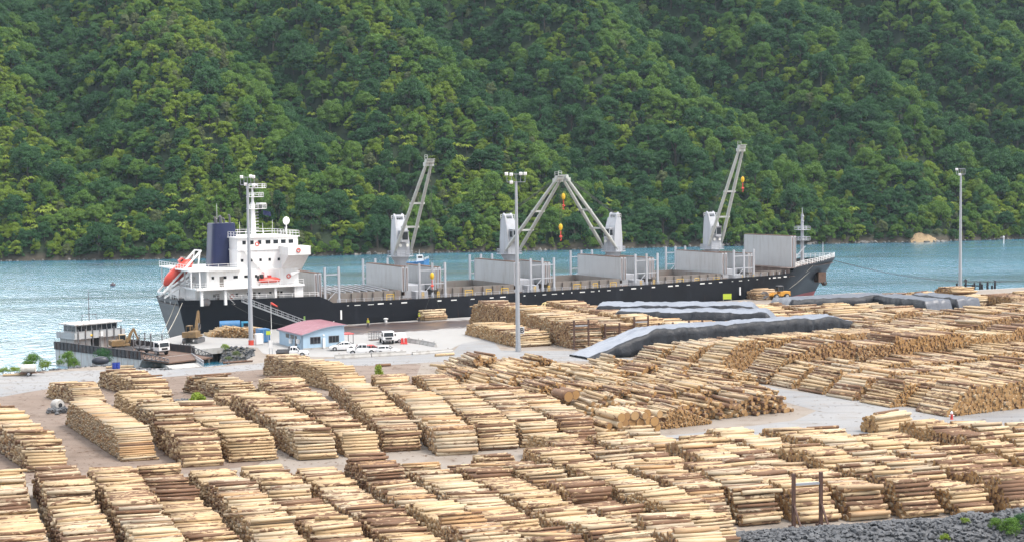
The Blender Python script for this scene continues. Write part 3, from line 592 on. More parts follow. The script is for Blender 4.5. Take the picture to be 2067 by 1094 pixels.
# ---- split: the 300 logs that show largest are things, the rest one object
arr = {k: np.array(getattr(LG, k)) for k in ('p0', 'p1', 'r', 't', 'b', 'top')}
score = []
for i in range(len(LG.r)):
    if not LG.top[i]: continue
    c = (Vector(LG.p0[i])+Vector(LG.p1[i]))/2; px, py, dep = proj(c)
    if not (30 < px < 2037 and 60 < py < 1076): continue
    score.append(((Vector(LG.p0[i])-Vector(LG.p1[i])).length*LG.r[i]/dep**2, i))
score.sort(reverse=True); solo = [i for _, i in score[:300]]; ss = set(solo)
nearx = sorted({k: bx for k, (xk, bx) in zip(range(-2, 27), cols) if -40 < bx < 2100}.items(), key=lambda q: q[1])
rank = {k: i for i, (k, _) in enumerate(nearx)}
for i in solo:
    ph = STACK[LG.sid[i]]
    if isinstance(ph, tuple):
        k = rank.get(ph[1], 0) if ph[0] == 'near' else ph[1]
        where = f'on top of the {ORD[k % 20]} near stack from the left' if ph[0] == 'near' else 'on top of a middle stack'
    else: where = 'on '+ph
    b = LG.b[i]; look = 'bare pale' if b < -.02 else 'pale log with bark patches' if b < .1 else 'brown bark covered'
    lab = (f'{look} {where}' if 'log' in look else f'{look} log {where}')
    j = np.random.default_rng(i); p0, p1 = np.array(LG.p0[i]), np.array(LG.p1[i]); mid = (p0+p1)/2; dd = p1-p0; side = np.cross(dd/np.linalg.norm(dd), (0, 0, 1))
    me = log_mesh('log', [p0-mid], [p1-mid], [LG.r[i]], [LG.t[i]], [b], 11, side*j.normal(0, .05)+np.array([0, 0, j.normal(0, .02)]), 5, j)
    o = bpy.data.objects.new('log', me); C.objects.link(o); o.location = mid; tag(o, lab, 'log', lab.replace('log on', 'logs on') if 'patches' not in lab else 'pale logs with bark patches '+where)
keep = np.array([i for i in range(len(LG.r)) if i not in ss])
me = log_mesh('logs', arr['p0'][keep], arr['p1'][keep], arr['r'][keep], arr['t'][keep], arr['b'][keep], 8)
o = bpy.data.objects.new('stacked_logs', me); C.objects.link(o); tag(o, 'thousands of cut logs lying in long stacks all over the timber yard', 'logs', kind='stuff')
print('logs', len(LG.r))
# ================================================================ THE BULK CARRIER
def sxyz(s, t, z): return (s, -t, z)             # ship frame: forward, starboard, up
SHIP = thing('cargo_ship', 'long dark hulled bulk carrier with white bridge and grey deck cranes moored along the wharf', 'ship', (hull_o.x, hull_o.y, 0), R(29))
m, nt, b = newmat('hull_paint'); p = objco(nt); z = N(nt, 'ShaderNodeSeparateXYZ'); nt.links.new(p, z.inputs[0])
c = mixc(nt, noise(nt, .25, 5, p), (.004, .0045, .007), (.010, .012, .019))
c = mixc(nt, ramp(nt, noise(nt, .5, 6, mapping(nt, p, (1, 1, .25)), .3), (.56, 0), (.75, .45)), c, (.03, .034, .046))
c = mixc(nt, ramp(nt, noise(nt, 1.2, 5, mapping(nt, p, (1, 1, .12), (4, 0, 0))), (.66, 0), (.76, .55)), c, (.10, .045, .025))
tl = N(nt, 'ShaderNodeMath', operation='MULTIPLY_ADD'); nt.links.new(z.outputs[0], tl.inputs[0]); tl.inputs[1].default_value = .0139; tl.inputs[2].default_value = -2.65   # trimmed by the stern
lt = N(nt, 'ShaderNodeMath', operation='LESS_THAN'); nt.links.new(z.outputs[2], lt.inputs[0]); nt.links.new(tl.outputs[0], lt.inputs[1])
c = mixc(nt, lt.outputs[0], c, mixc(nt, noise(nt, .6, 5, p), (.22, .03, .03), (.32, .055, .05)))
nt.links.new(c, b.inputs['Base Color']); b.inputs['Roughness'].default_value = .5; b.inputs['Specular IOR Level'].default_value = .25; M_HULL = m
M_WHITE = mat('white_paint', (.80, .80, .79), .45, .05, .5, dirt=(.50, .38, .27), dirt_amt=.22, streak=True)
M_GREY = mat('crane_grey', (.42, .44, .475), .5, .1, .4, dirt=(.24, .2, .17), dirt_amt=.35, streak=True)
M_HATCH = mat('hatch_grey', (.47, .48, .485), .55, .1, .35, dirt=(.26, .23, .2), dirt_amt=.35, streak=True)
M_DKGREY = mat('dark_steel', (.12, .125, .135), .6, .25, .7, dirt=(.17, .09, .05), dirt_amt=.6)
M_RUSTY = mat('rusty_steel', (.13, .075, .05), .8, .35, 1.2, dirt=(.05, .04, .04), dirt_amt=.6)
M_DECK = mat('deck_paint', (.15, .11, .095), .8, .3, .35, dirt=(.30, .27, .24), dirt_amt=.5)
M_COAM = mat('coaming_paint', (.215, .195, .175), .7, .2, .35, dirt=(.17, .10, .07), dirt_amt=.6, streak=True)
M_NAVY = mat('navy_paint', (.008, .014, .062), .4, .15, .5)
M_JIB = mat('jib_paint', (.50, .52, .49), .5, .12, .7, dirt=(.22, .19, .15), dirt_amt=.3)
M_GLASS = mat('dark_glass', (.015, .02, .025), .12, .2)
M_ORANGE = mat('orange_paint', (.60, .065, .04), .4, .12, .6)
M_YELLOW = mat('yellow_paint', (.75, .47, .02), .45, .15, .8)
M_BLACK = mat('black_rubber', (.02, .02, .022), .7)
M_ROPE = mat('pale_rope', (.5, .47, .40), .9)
M_WIRE = mat('wire', (.05, .05, .05), .6)
M_RED = mat('red_paint', (.55, .04, .035), .45, .1)
ST = [(0, 2.6, 7.5, 6.0, 6.1), (4, 5.5, 9.3, 8, 6.05), (10, 10.5, 11.3, 10.6, 6.0), (18, 18, 12.7, 12.4, 6.0), (27, 27, 13, 13, 5.9), (28.5, 28.5, 13, 13, 5.3), (30, 30, 13, 13, 4.45), (50, 50, 13, 13, 4.3), (80, 80, 13, 13, 4.4), (110, 110, 13, 13, 4.65), (128, 128, 13, 12.8, 5.0),
      (140, 139, 12.8, 11.9, 5.2), (147, 145, 12.2, 10.4, 5.4), (149.5, 147.3, 11.8, 9.5, 6.7), (153, 150, 11, 8.0, 7.1), (158, 154, 8.9, 5.2, 7.3), (163, 157.5, 6.2, 2.9, 7.5), (167, 160.3, 3.8, 1.4, 7.7), (170, 162.2, 1.9, .6, 7.8), (172, 163.5, .08, .06, 7.9)]
VV = [0, .13, .26, .42, .58, .72, .86, 1]
def ring(st, side):
    sd, sw, bd, bw, zt = st; o = []
    for v in VV:
        q = v**1.5 if sd > 138 else v; o.append(sxyz(sw+(sd-sw)*(v**1.2 if sd > 138 else v), side*(bw+(bd-bw)*q), -4+(zt+4)*v))
    return o
mb = MB(); mb.loft([ring(s, 1) for s in ST], False, False); mb.loft([ring(s, -1) for s in ST], False, False)
a, b_ = ring(ST[0], 1), ring(ST[0], -1); mb.loft([a, b_], False, False); hullmb = mb; mb = MB()
def deckpoly(s0, s1, z, ins=.12): 
    q = [st for st in ST if s0 <= st[0] <= s1]; return [(st[0], -(st[2]-ins), z if z else st[4]-.5) for st in q]+[(st[0], (st[2]-ins), z if z else st[4]-.5) for st in reversed(q)]
for s0, s1, z in ((0, 28.5, 5.0), (147, 172, 6.55)):
    pl = deckpoly(s0, s1, z, .2); mb.add(pl, [tuple(range(len(pl)))])
q = [st for st in ST if 27 <= st[0] <= 149.5]
for A_, B_ in zip(q, q[1:]): mb.add([(A_[0], -A_[2]+.15, min(A_[4], 5.0)-.35), (B_[0], -B_[2]+.15, min(B_[4], 5.0)-.35), (B_[0], B_[2]-.15, min(B_[4], 5.0)-.35), (A_[0], A_[2]-.15, min(A_[4], 5.0)-.35)], [(0, 1, 2, 3)])
mb.box(27.9, 28.1, -12.7, 12.7, 4.0, 5.0); mb.box(147.3, 147.5, -11.8, 11.8, 4.4, 6.55)
mb.build('deck', M_DECK, SHIP)
mb_deck = None
mb = hullmb; g = random.Random(3); s = 33
while s < 146:
    zt = np.interp(s, [x[0] for x in ST], [x[4] for x in ST]); bt = np.interp(s, [x[0] for x in ST], [x[2] for x in ST]); l = g.choice((.25, .4, .9, 1.3))
    if g.random() < .75: mb.box(s, s+l, -bt-.02, -bt+.05, zt-.78, zt-.78+g.choice((.14, .2, .26)), 1)
    s += l+g.uniform(.5, 2.4)
for s in (31.5, 131.6): mb.box(s, s+.35, -13.03, -12.8, 1.0, 2.9, 1)
hull = mb.build('hull', [M_HULL, M_WHITE], SHIP, smooth=True); hull['label'] = 'black hull with red bottom paint at the bow'
mb = MB()
for i in range(60):
    s = 31+i*1.95; zt = np.interp(s, [x[0] for x in ST], [x[4] for x in ST]); bt = np.interp(s, [x[0] for x in ST], [x[2] for x in ST])-.25
    for sg in (-1, 1): mb.beam((s, sg*bt, zt-.4), (s, sg*bt, zt+.62), .11)
for sg in (-1, 1):
    for q in (.25, .6): mb.path([(s, sg*(np.interp(s, [x[0] for x in ST], [x[2] for x in ST])-.25), np.interp(s, [x[0] for x in ST], [x[4] for x in ST])+q) for s in range(31, 147, 9)], .035, 4)
mb.build('deck_railing', M_GREY, SHIP)
# hatch coamings with open holds, hatch covers folded upright at their ends
CR = [50.9, 77.6, 105.1, 133.4]; HOLDS = [(29.5, 46.5), (55, 73.3), (82, 100.6), (109.5, 128.8), (137, 150)]
for s0, s1 in HOLDS:
    mb = MB(); zc = 6.0
    for x0, x1, y0, y1 in ((s0, s1, -9.6, -9.3), (s0, s1, 9.3, 9.6), (s0, s0+.3, -9.3, 9.3), (s1-.3, s1, -9.3, 9.3)): mb.box(x0, x1, y0, y1, 4.0, zc)
    for k in range(int((s1-s0)/2.4)):
        for sg in (-1, 1): mb.box(s0+1+k*2.4, s0+1.15+k*2.4, min(sg*9.6, sg*10.1), max(sg*9.6, sg*10.1), 4.0, 5.9)
    mb.build('hatch_coaming', M_COAM, SHIP); mb = MB(); mb.add([(s0+.3, -9.3, 4.16), (s1-.3, -9.3, 4.16), (s1-.3, 9.3, 4.16), (s0+.3, 9.3, 4.16)], [(0, 1, 2, 3)]); mb.build('hold', M_BLACK, SHIP)
def cover(s, z0, z1, n=2, w=9.2):
    for k in range(n):
        mb = MB(); x = s+k*.85; mb.mi = 0; mb.box(x, x+.62, -w, w, z0, z1)
        mb.box(x-.02, x+.64, -w-.08, -w, z0+.1, z1-.1, 2); mb.box(x+.2, x+.42, -w-.1, -w-.08, z0+.2, z1-.3, 1); mb.box(x-.05, x+.67, w, w+.08, z0+.1, z1-.1, 2)
        mb.box(x-.04, x+.66, -w, w, z1, z1+.12, 1)
        for j in range(5): mb.box(x-.015, x, -w, w, z0+(z1-z0)*(j+1)/6, z0+(z1-z0)*(j+1)/6+.05, 0)
        for j in range(3): y = -w*.8+j*w*.8; mb.box(x+.15, x+.45, y-.4, y+.4, z0-.9, z0, 1)
        o = mb.build('hatch_cover', [M_HATCH, M_RUSTY, M_GREY], SHIP)
for cs in CR: cover(cs-4.0, 5.6, 10.7); cover(cs+3.6, 5.6, 10.3)
cover(27.6, 4.9, 10.2); cover(150.2, 6.1, 14.0, 2, 9.1)
for s0, s1 in HOLDS[:1]:                          # pipes stacked across the first hatch
    mb = MB()
    for k in range(9): mb.beam((s0+1.5+k*1.6, -9.3, 6.1), (s0+3.5+k*1.6, 9.3, 6.2), .22)
    mb.build('hatch_beam', M_GREY, SHIP)
# stanchions for deck cargo, in braced frames of three
FR = [(28.6, 2, 3.0), (49.5, 3, 2.95), (76, 3, 2.9), (103, 3, 3.0), (130.5, 3, 2.9)]
for s0, n, d in FR:
    for sg in (-1, 1):
        s_ = s0-(0 if sg < 0 else 2.0)
        if s0 < 30 and sg > 0: continue
        for k in range(n):
            mb = MB(); x = s_+k*d; mb.box(x-.2, x+.2, sg*12.3-.2, sg*12.3+.2, 4.0, 11.5); mb.box(x-.26, x+.26, sg*12.3-.26, sg*12.3+.26, 4.0, 5.2); mb.build('stanchion', M_GREY, SHIP)
        mb = MB()
        for z in (7.2, 10.0): mb.beam((s_, sg*12.3, z), (s_+(n-1)*d, sg*12.3, z), .16, .2)
        mb.beam((s_, sg*12.3, 4.4), (s_+d, sg*12.3, 7.2), .12); mb.build('stanchion_brace', M_GREY, SHIP)
for cs in CR:                                     # deck houses under the cranes, lockers, yellow guard frames
    mb = MB(); mb.box(cs-2.6, cs+2.6, -6.5, 6.5, 4.0, 6.6); mb.box(cs-1.4, cs+1.4, -10.5, -8.2, 4.0, 5.6); mb.build('mast_house', M_GREY, SHIP)
mb = MB()
for cs in CR:
    for ds_, w_ in ((-9, 1.6), (-1, .4), (2.5, .4), (9, 1.8), (14, 1.2)):
        if cs+ds_ > 138: continue
        for q in (.5, 1.0): mb.beam((cs+ds_, -12.6, 4.5+q), (cs+ds_+w_, -12.6, 4.5+q), .1)
        mb.beam((cs+ds_, -12.6, 4.3), (cs+ds_, -12.6, 5.5), .1); mb.beam((cs+ds_+w_, -12.6, 4.3), (cs+ds_+w_, -12.6, 5.5), .1)
mb.build('guard_rail', M_YELLOW, SHIP)
# cranes
M_LAMP = mat('lamp_glass', (.85, .85, .8), .2, .03)
def crane(cs, jd, zh, rch, hook=None, zf=13.0, zp=12.4):
    """jd: jib direction in the ship frame (forward, starboard)"""
    c = thing('deck_crane', None, None); c.parent = SHIP; c.location = (cs, 0, 0); a = math.atan2(-jd[1], jd[0])
    mb = MB(); mb.lathe([(1.45, 6.4), (1.3, 7.5), (1.3, zp-1.2), (1.9, zp-.3), (1.9, zp)], n=14); mb.build('pedestal', M_GREY, c, smooth=True)
    mb = MB(); mb.M = Matrix.Rotation(a, 4, 'Z'); mb.lathe([(2.9, zp), (2.9, zp+.12)], n=14); mb.rail([(2.8*math.cos(k*.785), 2.8*math.sin(k*.785), zp+.12) for k in range(9)], 1.0, .045, 1.1); mb.build('platform', M_GREY, c)
    mb = MB(); mb.M = Matrix.Rotation(a, 4, 'Z')  # tapering tower, back upright, front sloping, two cheeks on top
    def rg(x0, x1, w, z): return [(x0, -w, z), (x1, -w, z), (x1, w, z), (x0, w, z)]
    mb.loft([rg(-1.6, 1.7, 1.5, zp+.1), rg(-1.6, 1.6, 1.5, zp+3), rg(-1.5, 1.0, 1.35, zp+6), rg(-1.45, .3, 1.25, zp+7.8)])
    for y in (-1.1, .75): mb.loft([rg(-1.3, .25, .18, zp+7.6), rg(-.9, -.2, .18, zp+9.0)]) if False else mb.prism([(-1.4, zp+7.7), (.25, zp+7.7), (-.2, zp+8.6), (-.7, zp+9.1), (-1.1, zp+8.7)], y, y+.35, None, 'y')
    mb.tube((-.6, -1.2, zp+8.5), (-.6, 1.2, zp+8.5), .4, .4, 10); mb.box(-1.9, -1.6, -.5, .5, zp+2, zp+6.5)
    mb.build('tower', M_GREY, c)
    mb = MB(); mb.M = Matrix.Rotation(a, 4, 'Z'); mb.rail([(-1.4, -1.3, zp+7.8), (-1.4, 1.3, zp+7.8), (.2, 1.3, zp+7.8)], .9, .04, 1); 
    for k in range(14): mb.beam((-1.75, .7, zp+.5+k*.5), (-1.75, 1.2, zp+.5+k*.5), .06)
    mb.build('tower_railing', M_WHITE, c)
    mb = MB(); mb.M = Matrix.Rotation(a, 4, 'Z'); mb.box(1.1, 2.6, -.8, .8, zp+3.1, zp+5.4, 0); mb.box(1.0, 2.7, -.88, .88, zp+5.4, zp+5.55, 0); mb.box(2.6, 2.63, -.65, .65, zp+3.6, zp+5.2, 1); mb.box(1.4, 2.45, -.83, -.8, zp+3.8, zp+5.1, 1); mb.box(1.4, 2.45, .8, .83, zp+3.8, zp+5.1, 1); mb.build('cab', [M_GREY, M_GLASS], c)
    mb = MB(); mb.M = Matrix.Rotation(a, 4, 'Z')
    for y in (-.8, .8): mb.tube((1.75, y, zp+2.4), (2.0, y, zp+2.4), .3, .36, 8)
    mb.build('floodlight', M_LAMP, c)
    F0, F1 = Vector((1.0, 0, zf)), Vector((rch, 0, zh)); mb = MB(); mb.M = Matrix.Rotation(a, 4, 'Z'); hw, hw1 = 1.9, .55
    for sg in (-1, 1):
        A, B = F0+Vector((0, sg*hw, 0)), F1+Vector((0, sg*hw1, 0)); m1 = A.lerp(B, .12); m2 = A.lerp(B, .85)
        mb.tube(A, m1, .22, .4, 8); mb.tube(m1, m2, .4, .36, 8); mb.tube(m2, B, .36, .28, 8)
    for q in (.3, .56, .97): w_ = hw+(hw1-hw)*q; p_ = F0.lerp(F1, q); mb.box(p_.x-.28, p_.x+.28, -w_-.5, w_+.5, p_.z-.2, p_.z+.2) if q < .9 else mb.box(p_.x-.5, p_.x+.5, -1.0, 1.0, p_.z-.25, p_.z+.5)
    mb.tube(F1+Vector((0, -.9, .1)), F1+Vector((0, .9, .1)), .5, .5, 10); mb.box(rch-.3, rch+.9, -.9, .9, zh+.5, zh+.62); mb.rail([(rch-.3, -.9, zh+.62), (rch+.9, -.9, zh+.62)], .8, .035, 1)
    mb.build('jib', M_JIB, c, smooth=True)
    mb = MB(); mb.M = Matrix.Rotation(a, 4, 'Z')
    for y in (-.45, -.15, .15, .45): mb.tube((-.6, y, zp+8.8), (rch, y, zh+.35), .035, .035, 4)
    if hook is not None:
        for y in (-.18, .18): mb.tube((rch+.35, y, zh), (rch+.35, y, hook+.9), .035, .035, 4)
    mb.build('hoist_wire', M_WIRE, c)
    if hook is not None:
        mb = MB(); mb.M = Matrix.Rotation(a, 4, 'Z'); mb.lathe([(.12, 1.0), (.36, .8), (.44, .35), (.36, -.1), (.15, -.4)], (rch+.35, 0, hook), 10, 0); mb.tube((rch+.35, 0, hook-.5), (rch+.35, 0, hook-1.6), .12, .1, 6, 1); mb.tube((rch+.35, -.3, hook-1.7), (rch+.35, .3, hook-1.7), .2, .2, 8, 1); mb.path([(rch+.35, 0, hook-1.9), (rch+.6, 0, hook-2.3), (rch+.35, 0, hook-2.6), (rch+.15, 0, hook-2.4)], .09, 5, 1)
        mb.build('hook_block', [M_YELLOW, M_ORANGE], c)
    return c
cz, sz_ = math.cos(R(29)), math.sin(R(29))
def shipdir(dx, dy): return (dx*cz+dy*sz_, dx*sz_-dy*cz)           # world direction -> (forward, starboard)
crane(CR[0], shipdir(.485, -.875), 32.3, 15.0, 8.7)
crane(CR[1], shipdir(.577, -.82), 28.6, 18.7, 18.0, 12.6, 12.0)
crane(CR[2], shipdir(-.627, -.78), 28.8, 18.7, 24.3, 12.2, 11.6)
crane(CR[3], shipdir(.52, -.85), 35.3, 11.0, 27.5, 12.0, 11.2)
# ---------------------------------------------------------------- bridge, funnel, masts
mb = MB()
mb.box(3.2, 24.2, -8.6, 8.6, 5.0, 8.0)                                             # recessed lower house
for s in (3.5, 8.2, 13.4, 18.4, 22.6): mb.box(s, s+.5, -11.2, -10.6, 5.0, 8.0); mb.box(s, s+.5, 10.6, 11.2, 5.0, 8.0)
mb.box(23.0, 24.4, -11.2, 11.2, 5.0, 8.0); mb.box(2.6, 24.6, -11.6, 11.6, 8.0, 8.35)
mb.box(2.6, 24.6, -11.62, -11.5, 8.35, 9.1) if False else None
mb.box(5.4, 24.3, -9.0, 9.0, 8.35, 11.6); mb.box(1.6, 12.2, -10.4, 10.4, 11.6, 11.85)
for s in (1.9, 3.6, 5.2): 
    for t in (-10.2, 10.0): mb.box(s, s+.22, t, t+.22, 8.35, 11.6)
mb.box(14.5, 24.3, -8.4, 8.4, 11.6, 15.2); mb.box(12.0, 14.5, -8.4, -3.2, 11.6, 15.2); mb.box(12.0, 14.5, 3.2, 8.4, 11.6, 15.2); mb.box(13.6, 24.3, -5.0, 5.0, 11.85, 15.9)
mb.box(12.0, 24.6, -8.6, 8.6, 15.2, 15.4)
mb.box(12.2, 24.8, -7.8, 7.8, 15.4, 17.6); mb.box(11.8, 25.1, -8.1, 8.1, 17.6, 17.8)
for sg in (-1, 1):                                                                 # bridge wings with sloped brackets
    y0, y1 = (8.0, 13.2) if sg > 0 else (-13.2, -8.0)
    mb.box(20.6, 25.4, y0, y1, 14.2, 14.45); mb.box(20.6, 25.4, (13.1 if sg > 0 else -13.2), (13.2 if sg > 0 else -13.1), 14.45, 15.8); mb.box(20.6, 20.7, y0, y1, 14.45, 15.8); mb.box(25.3, 25.4, y0, y1, 14.45, 15.8); mb.box(20.5, 25.5, y0, y1, 15.8, 15.9)
    mb.prism([(sg*8.4, 11.0), (sg*8.4, 14.2), (sg*12.9, 14.2)] if sg > 0 else [(sg*8.4, 14.2), (sg*8.4, 11.0), (sg*12.9, 14.2)], 20.8, 25.2, None, 'x')
house = mb.build('superstructure', M_WHITE, SHIP)
mb = MB()
def win(s, t, z, w_=.5, h_=.55, m_=0): mb.box(s, s+w_, -t-.03, -t+.05, z, z+h_, m_); mb.box(s, s+w_, t-.05, t+.03, z, z+h_, m_)
for k in range(7): win(13.2+k*1.6, 7.8, 16.35, 1.0 if k > 2 else .7, .75)
for k in range(6): win(12.6+k*1.9, 8.4, 13.0)
for k in range(5): win(6.4+k*2.2, 9.0, 9.9)
for k in range(8): win(4.4+k*2.3, 8.6, 6.4)
for k in range(3): win(8.9+k*2.3, 9.0, 9.9)
mb.build('window', M_GLASS, SHIP)
mb = MB()
for s in (7.2, 14.6, 19.5): mb.box(s, s+.8, -8.65, -8.55, 5.05, 7.0)
for s in (8.0, 16.0): mb.box(s, s+.8, -9.05, -8.95, 8.4, 10.4)
mb.build('door', M_COAM, SHIP)
mb = MB()
T = lambda l: [(s, -t, z) for s, t, z in l]
mb.rail(T([(2.6, 11.5, 8.35), (24.4, 11.5, 8.35)])); mb.rail(T([(2.6, -11.5, 8.35), (2.6, 11.5, 8.35)])); mb.rail(T([(1.6, -10.3, 11.85), (1.6, 10.3, 11.85), (11.3, 10.3, 11.85)]))
mb.rail(T([(12, -8, 17.8), (12, 8, 17.8), (25, 8, 17.8), (25, -8, 17.8), (12, -8, 17.8)]), 1.05); mb.rail(T([(12.2, 8.5, 15.4), (20.5, 8.5, 15.4)]), .9)
mb.rail(T([(.3, -7, 6.1), (.3, 7.2, 6.1), (4, 9.0, 6.05), (10, 11.0, 6.0), (18, 12.4, 6.0), (27, 12.7, 5.9)]), .8)
for k in range(12):                                # outside stairs
    q = k/11; mb.box(7.6+q*2.4, 7.9+q*2.4, -11.3, -10.5, 8.0-q*2.9, 8.06-q*2.9); mb.box(13+q*3.2, 13.3+q*3.2, -9.4, -8.5, 15.2-q*3.3, 15.26-q*3.3)
mb.beam((7.6, -11.3, 8.9), (10.1, -11.3, 6.0), .07); mb.beam((13, -9.4, 16.1), (16.3, -9.4, 12.8), .07)
mb.build('railing', M_WHITE, SHIP)
mb = MB()
def frg(s0, s1, w_, z, n=14):
    c = (s0+s1)/2; l = (s1-s0)/2; return [(c+l*abs(math.cos(t))**.4*math.copysign(1, math.cos(t)), w_*abs(math.sin(t))**.45*math.copysign(1, math.sin(t)), z) for t in [2*math.pi*(k+.5)/n for k in range(n)]]
mb.loft([frg(8.6, 14.4, 2.9, 11.85), frg(9.1, 13.9, 2.6, 20.5)]); mb.box(10.2, 10.5, -2.72, -2.5, 17.6, 18.2)
fun = mb.build('funnel', M_NAVY, SHIP, smooth=True)
mb = MB()
for s, t, r_, h_ in ((10.2, -.9, .22, 1.1), (10.6, .9, .22, 1.3), (11.4, 0, .35, 1.4), (12.4, .8, .18, 1.0), (13.1, -.6, .2, 1.7)): mb.tube((s, t, 20.4), (s, t, 20.2+h_), r_, r_, 8); mb.tube((s, t, 20.2+h_), (s-.3, t, 20.5+h_), r_, r_*.9, 8)
mb.build('exhaust_pipe', M_DKGREY, fun)
mb = MB()                                          # radar mast on the bridge roof
mb.tube((18.2, 0, 17.8), (18.2, 0, 24.5), .55, .42, 10); mb.tube((18.2, 0, 24.5), (18.2, 0, 27.6), .3, .2, 8)
for z, l in ((23.2, 2.6), (25.6, 2.0), (27.4, 2.6)): mb.box(17.2, 18.2+l, -1.0, 1.0, z, z+.12); mb.rail(T([(17.2, 1, z+.1), (18.2+l, 1, z+.1), (18.2+l, -1, z+.1)]), .8, .04, .9)
mb.beam((18.2, -2.2, 26.2), (18.2, 2.2, 26.2), .14); mb.box(19.4, 20.6, -1.4, 1.4, 24.1, 24.4); mb.box(17.9, 18.6, -1.8, 1.8, 28.0, 28.2)
for k in range(9): mb.beam((18.7, -.35, 18.2+k*.6), (18.7, .35, 18.2+k*.6), .05); mb.beam((18.75, 0, 18.8+k*.62), (19.4, 0, 18.8+k*.62), .08)
mb.build('radar_mast', M_WHITE, SHIP, smooth=True)
mb = MB(); mb.tube((24.2, -3, 17.8), (24.2, -3, 20.0), .14, .12, 6); mb.tube((24.2, -3, 17.8), (24.2, -2.2, 19.4), .06, .06, 5); mb.ball((24.2, -3, 20.7), (.72, .72, .85), 12); mb.build('satellite_dome', M_WHITE, SHIP, smooth=True)
mb = MB()
for s, t, h_ in ((12.6, -6, 6.5), (14, 4, 3), (16, -6.5, 2.6), (20.5, 5, 3.2), (22, -5, 2.4), (12.4, 2, 2)): mb.tube((s, -t, 17.8), (s, -t, 17.8+h_), .05, .03, 4)
mb.build('antenna', M_WHITE, SHIP)
mb = MB(); mb.v = []; nx_ = 6
for j in range(4):
    for i in range(nx_+1): mb.v.append((20.4+i*.28, .12*math.sin(i*1.2), 22.9-j*.3-i*.07))
mb.f = [(j*(nx_+1)+i, j*(nx_+1)+i+1, (j+1)*(nx_+1)+i+1, (j+1)*(nx_+1)+i) for j in range(3) for i in range(nx_)]; mb.m = [0]*len(mb.f)
fl = mb.build('flag', M_NAVY); fl.parent = SHIP; sf = fl.modifiers.new('cloth', 'SOLIDIFY'); sf.thickness = .03
mb = MB()                                          # lifebuoys
def torus(c, R_, r_, ax='y', n=14, mi=None):
    rg = []
    for k in range(n+1):
        a = 2*math.pi*k/n; rr = []
        for j in range(6):
            b_ = 2*math.pi*j/6; x, y, z_ = (R_+r_*math.cos(b_))*math.cos(a), r_*math.sin(b_), (R_+r_*math.cos(b_))*math.sin(a); rr.append((c[0]+x, c[1]+y, c[2]+z_))
        rg.append(rr)
    mb.loft(rg, False, True, mi)
for s, t, z_ in ((22.8, 13.3, 15.1), (22.2, 9.1, 9.9), (16, 8.5, 16.4), (10.5, 8.75, 6.4)): torus((s, -t, z_), .36, .1)
mb.build('lifebuoy', M_ORANGE, SHIP, smooth=True)
# stern gear and forecastle gear
for s, t in ((1.5, 4), (2.0, -3), (4.8, 9.8)): mb = MB(); mb.tube((s, -t-.8, 5.7), (s, -t+.8, 5.7), .5, .5, 10); mb.tube((s, -t-.9, 5.7), (s, -t-.82, 5.7), .75, .75, 10); mb.box(s-.5, s+.5, -t-.9, -t+.9, 5.0, 5.3); mb.build('mooring_winch', M_DKGREY, SHIP)
for s in (152, 154.5): mb = MB(); mb.tube((s, -3.5, 7.3), (s, 3.5, 7.3), .55, .55, 10); mb.box(s-.6, s+.6, -3.6, 3.6, 6.55, 6.9); mb.build('windlass', M_DKGREY, SHIP)
for s, t in ((157, 5), (157, -5), (161, 3), (161, -3), (150, 9)): mb = MB(); mb.tube((s, t, 6.55), (s, t, 7.4), .28, .3, 8); mb.build('bitts', M_DKGREY, SHIP)
mb = MB(); mb.rail([(s, -b_+.2, z_) for s, b_, z_ in ((149.5, 11.8, 6.7), (153, 11, 7.1), (158, 8.9, 7.3), (163, 6.2, 7.5), (167, 3.8, 7.7), (170, 1.9, 7.8), (171.8, .2, 7.9))], 1.1, .05, 1.3, (1, .66, .33)); mb.rail([(s, b_-.2, z_) for s, b_, z_ in ((149.5, 11.8, 6.7), (153, 11, 7.1), (158, 8.9, 7.3), (163, 6.2, 7.5), (167, 3.8, 7.7), (170, 1.9, 7.8), (171.8, .2, 7.9))], 1.1, .05, 1.3, (1, .66, .33))
mb.tube((168, 0, 6.6), (168, 0, 11.8), .09, .06, 6); mb.build('bow_railing', M_WHITE, SHIP)
mb = MB(); mb.tube((161.3, 0, 6.5), (161.3, 0, 19.0), .5, .3, 9); mb.tube((161.3, 0, 19), (161.3, 0, 20.6), .12, .08, 6)
for z_ in (12.4, 15.0): mb.box(159.9, 162.7, -1.4, 1.4, z_, z_+.1); mb.rail([(159.9, -1.4, z_), (162.7, -1.4, z_), (162.7, 1.4, z_), (159.9, 1.4, z_), (159.9, -1.4, z_)], .9, .05, 1.4)
mb.beam((161.3, -.3, 15.9), (161.3, .3, 18.5), .1); mb.tube((161.3, -1.2, 11), (156, -1.2, 6.6), .12, .12, 5)
for z_ in (17.2, 18.4, 13.2): mb.ball((161.0, -.7, z_), .26, 8)
mb.build('foremast', M_GREY, SHIP, smooth=True)
mb = MB(); mb.box(162.2, 164.6, -5.1, -3.3, 2.2, 4.6); mb.M = Matrix.Translation((164.2, -4.4, 2.6)) @ Matrix.Rotation(R(-25), 4, 'Y'); mb.tube((0, 0, -1.3), (0, 0, 1.2), .2, .2, 7); mb.prism([(-1.0, -.4), (-.5, -1.3), (.5, -1.3), (1.0, -.4), (.4, -.9), (-.4, -.9)], -.3, .3, None, 'x'); mb.build('anchor', M_RUSTY, SHIP)
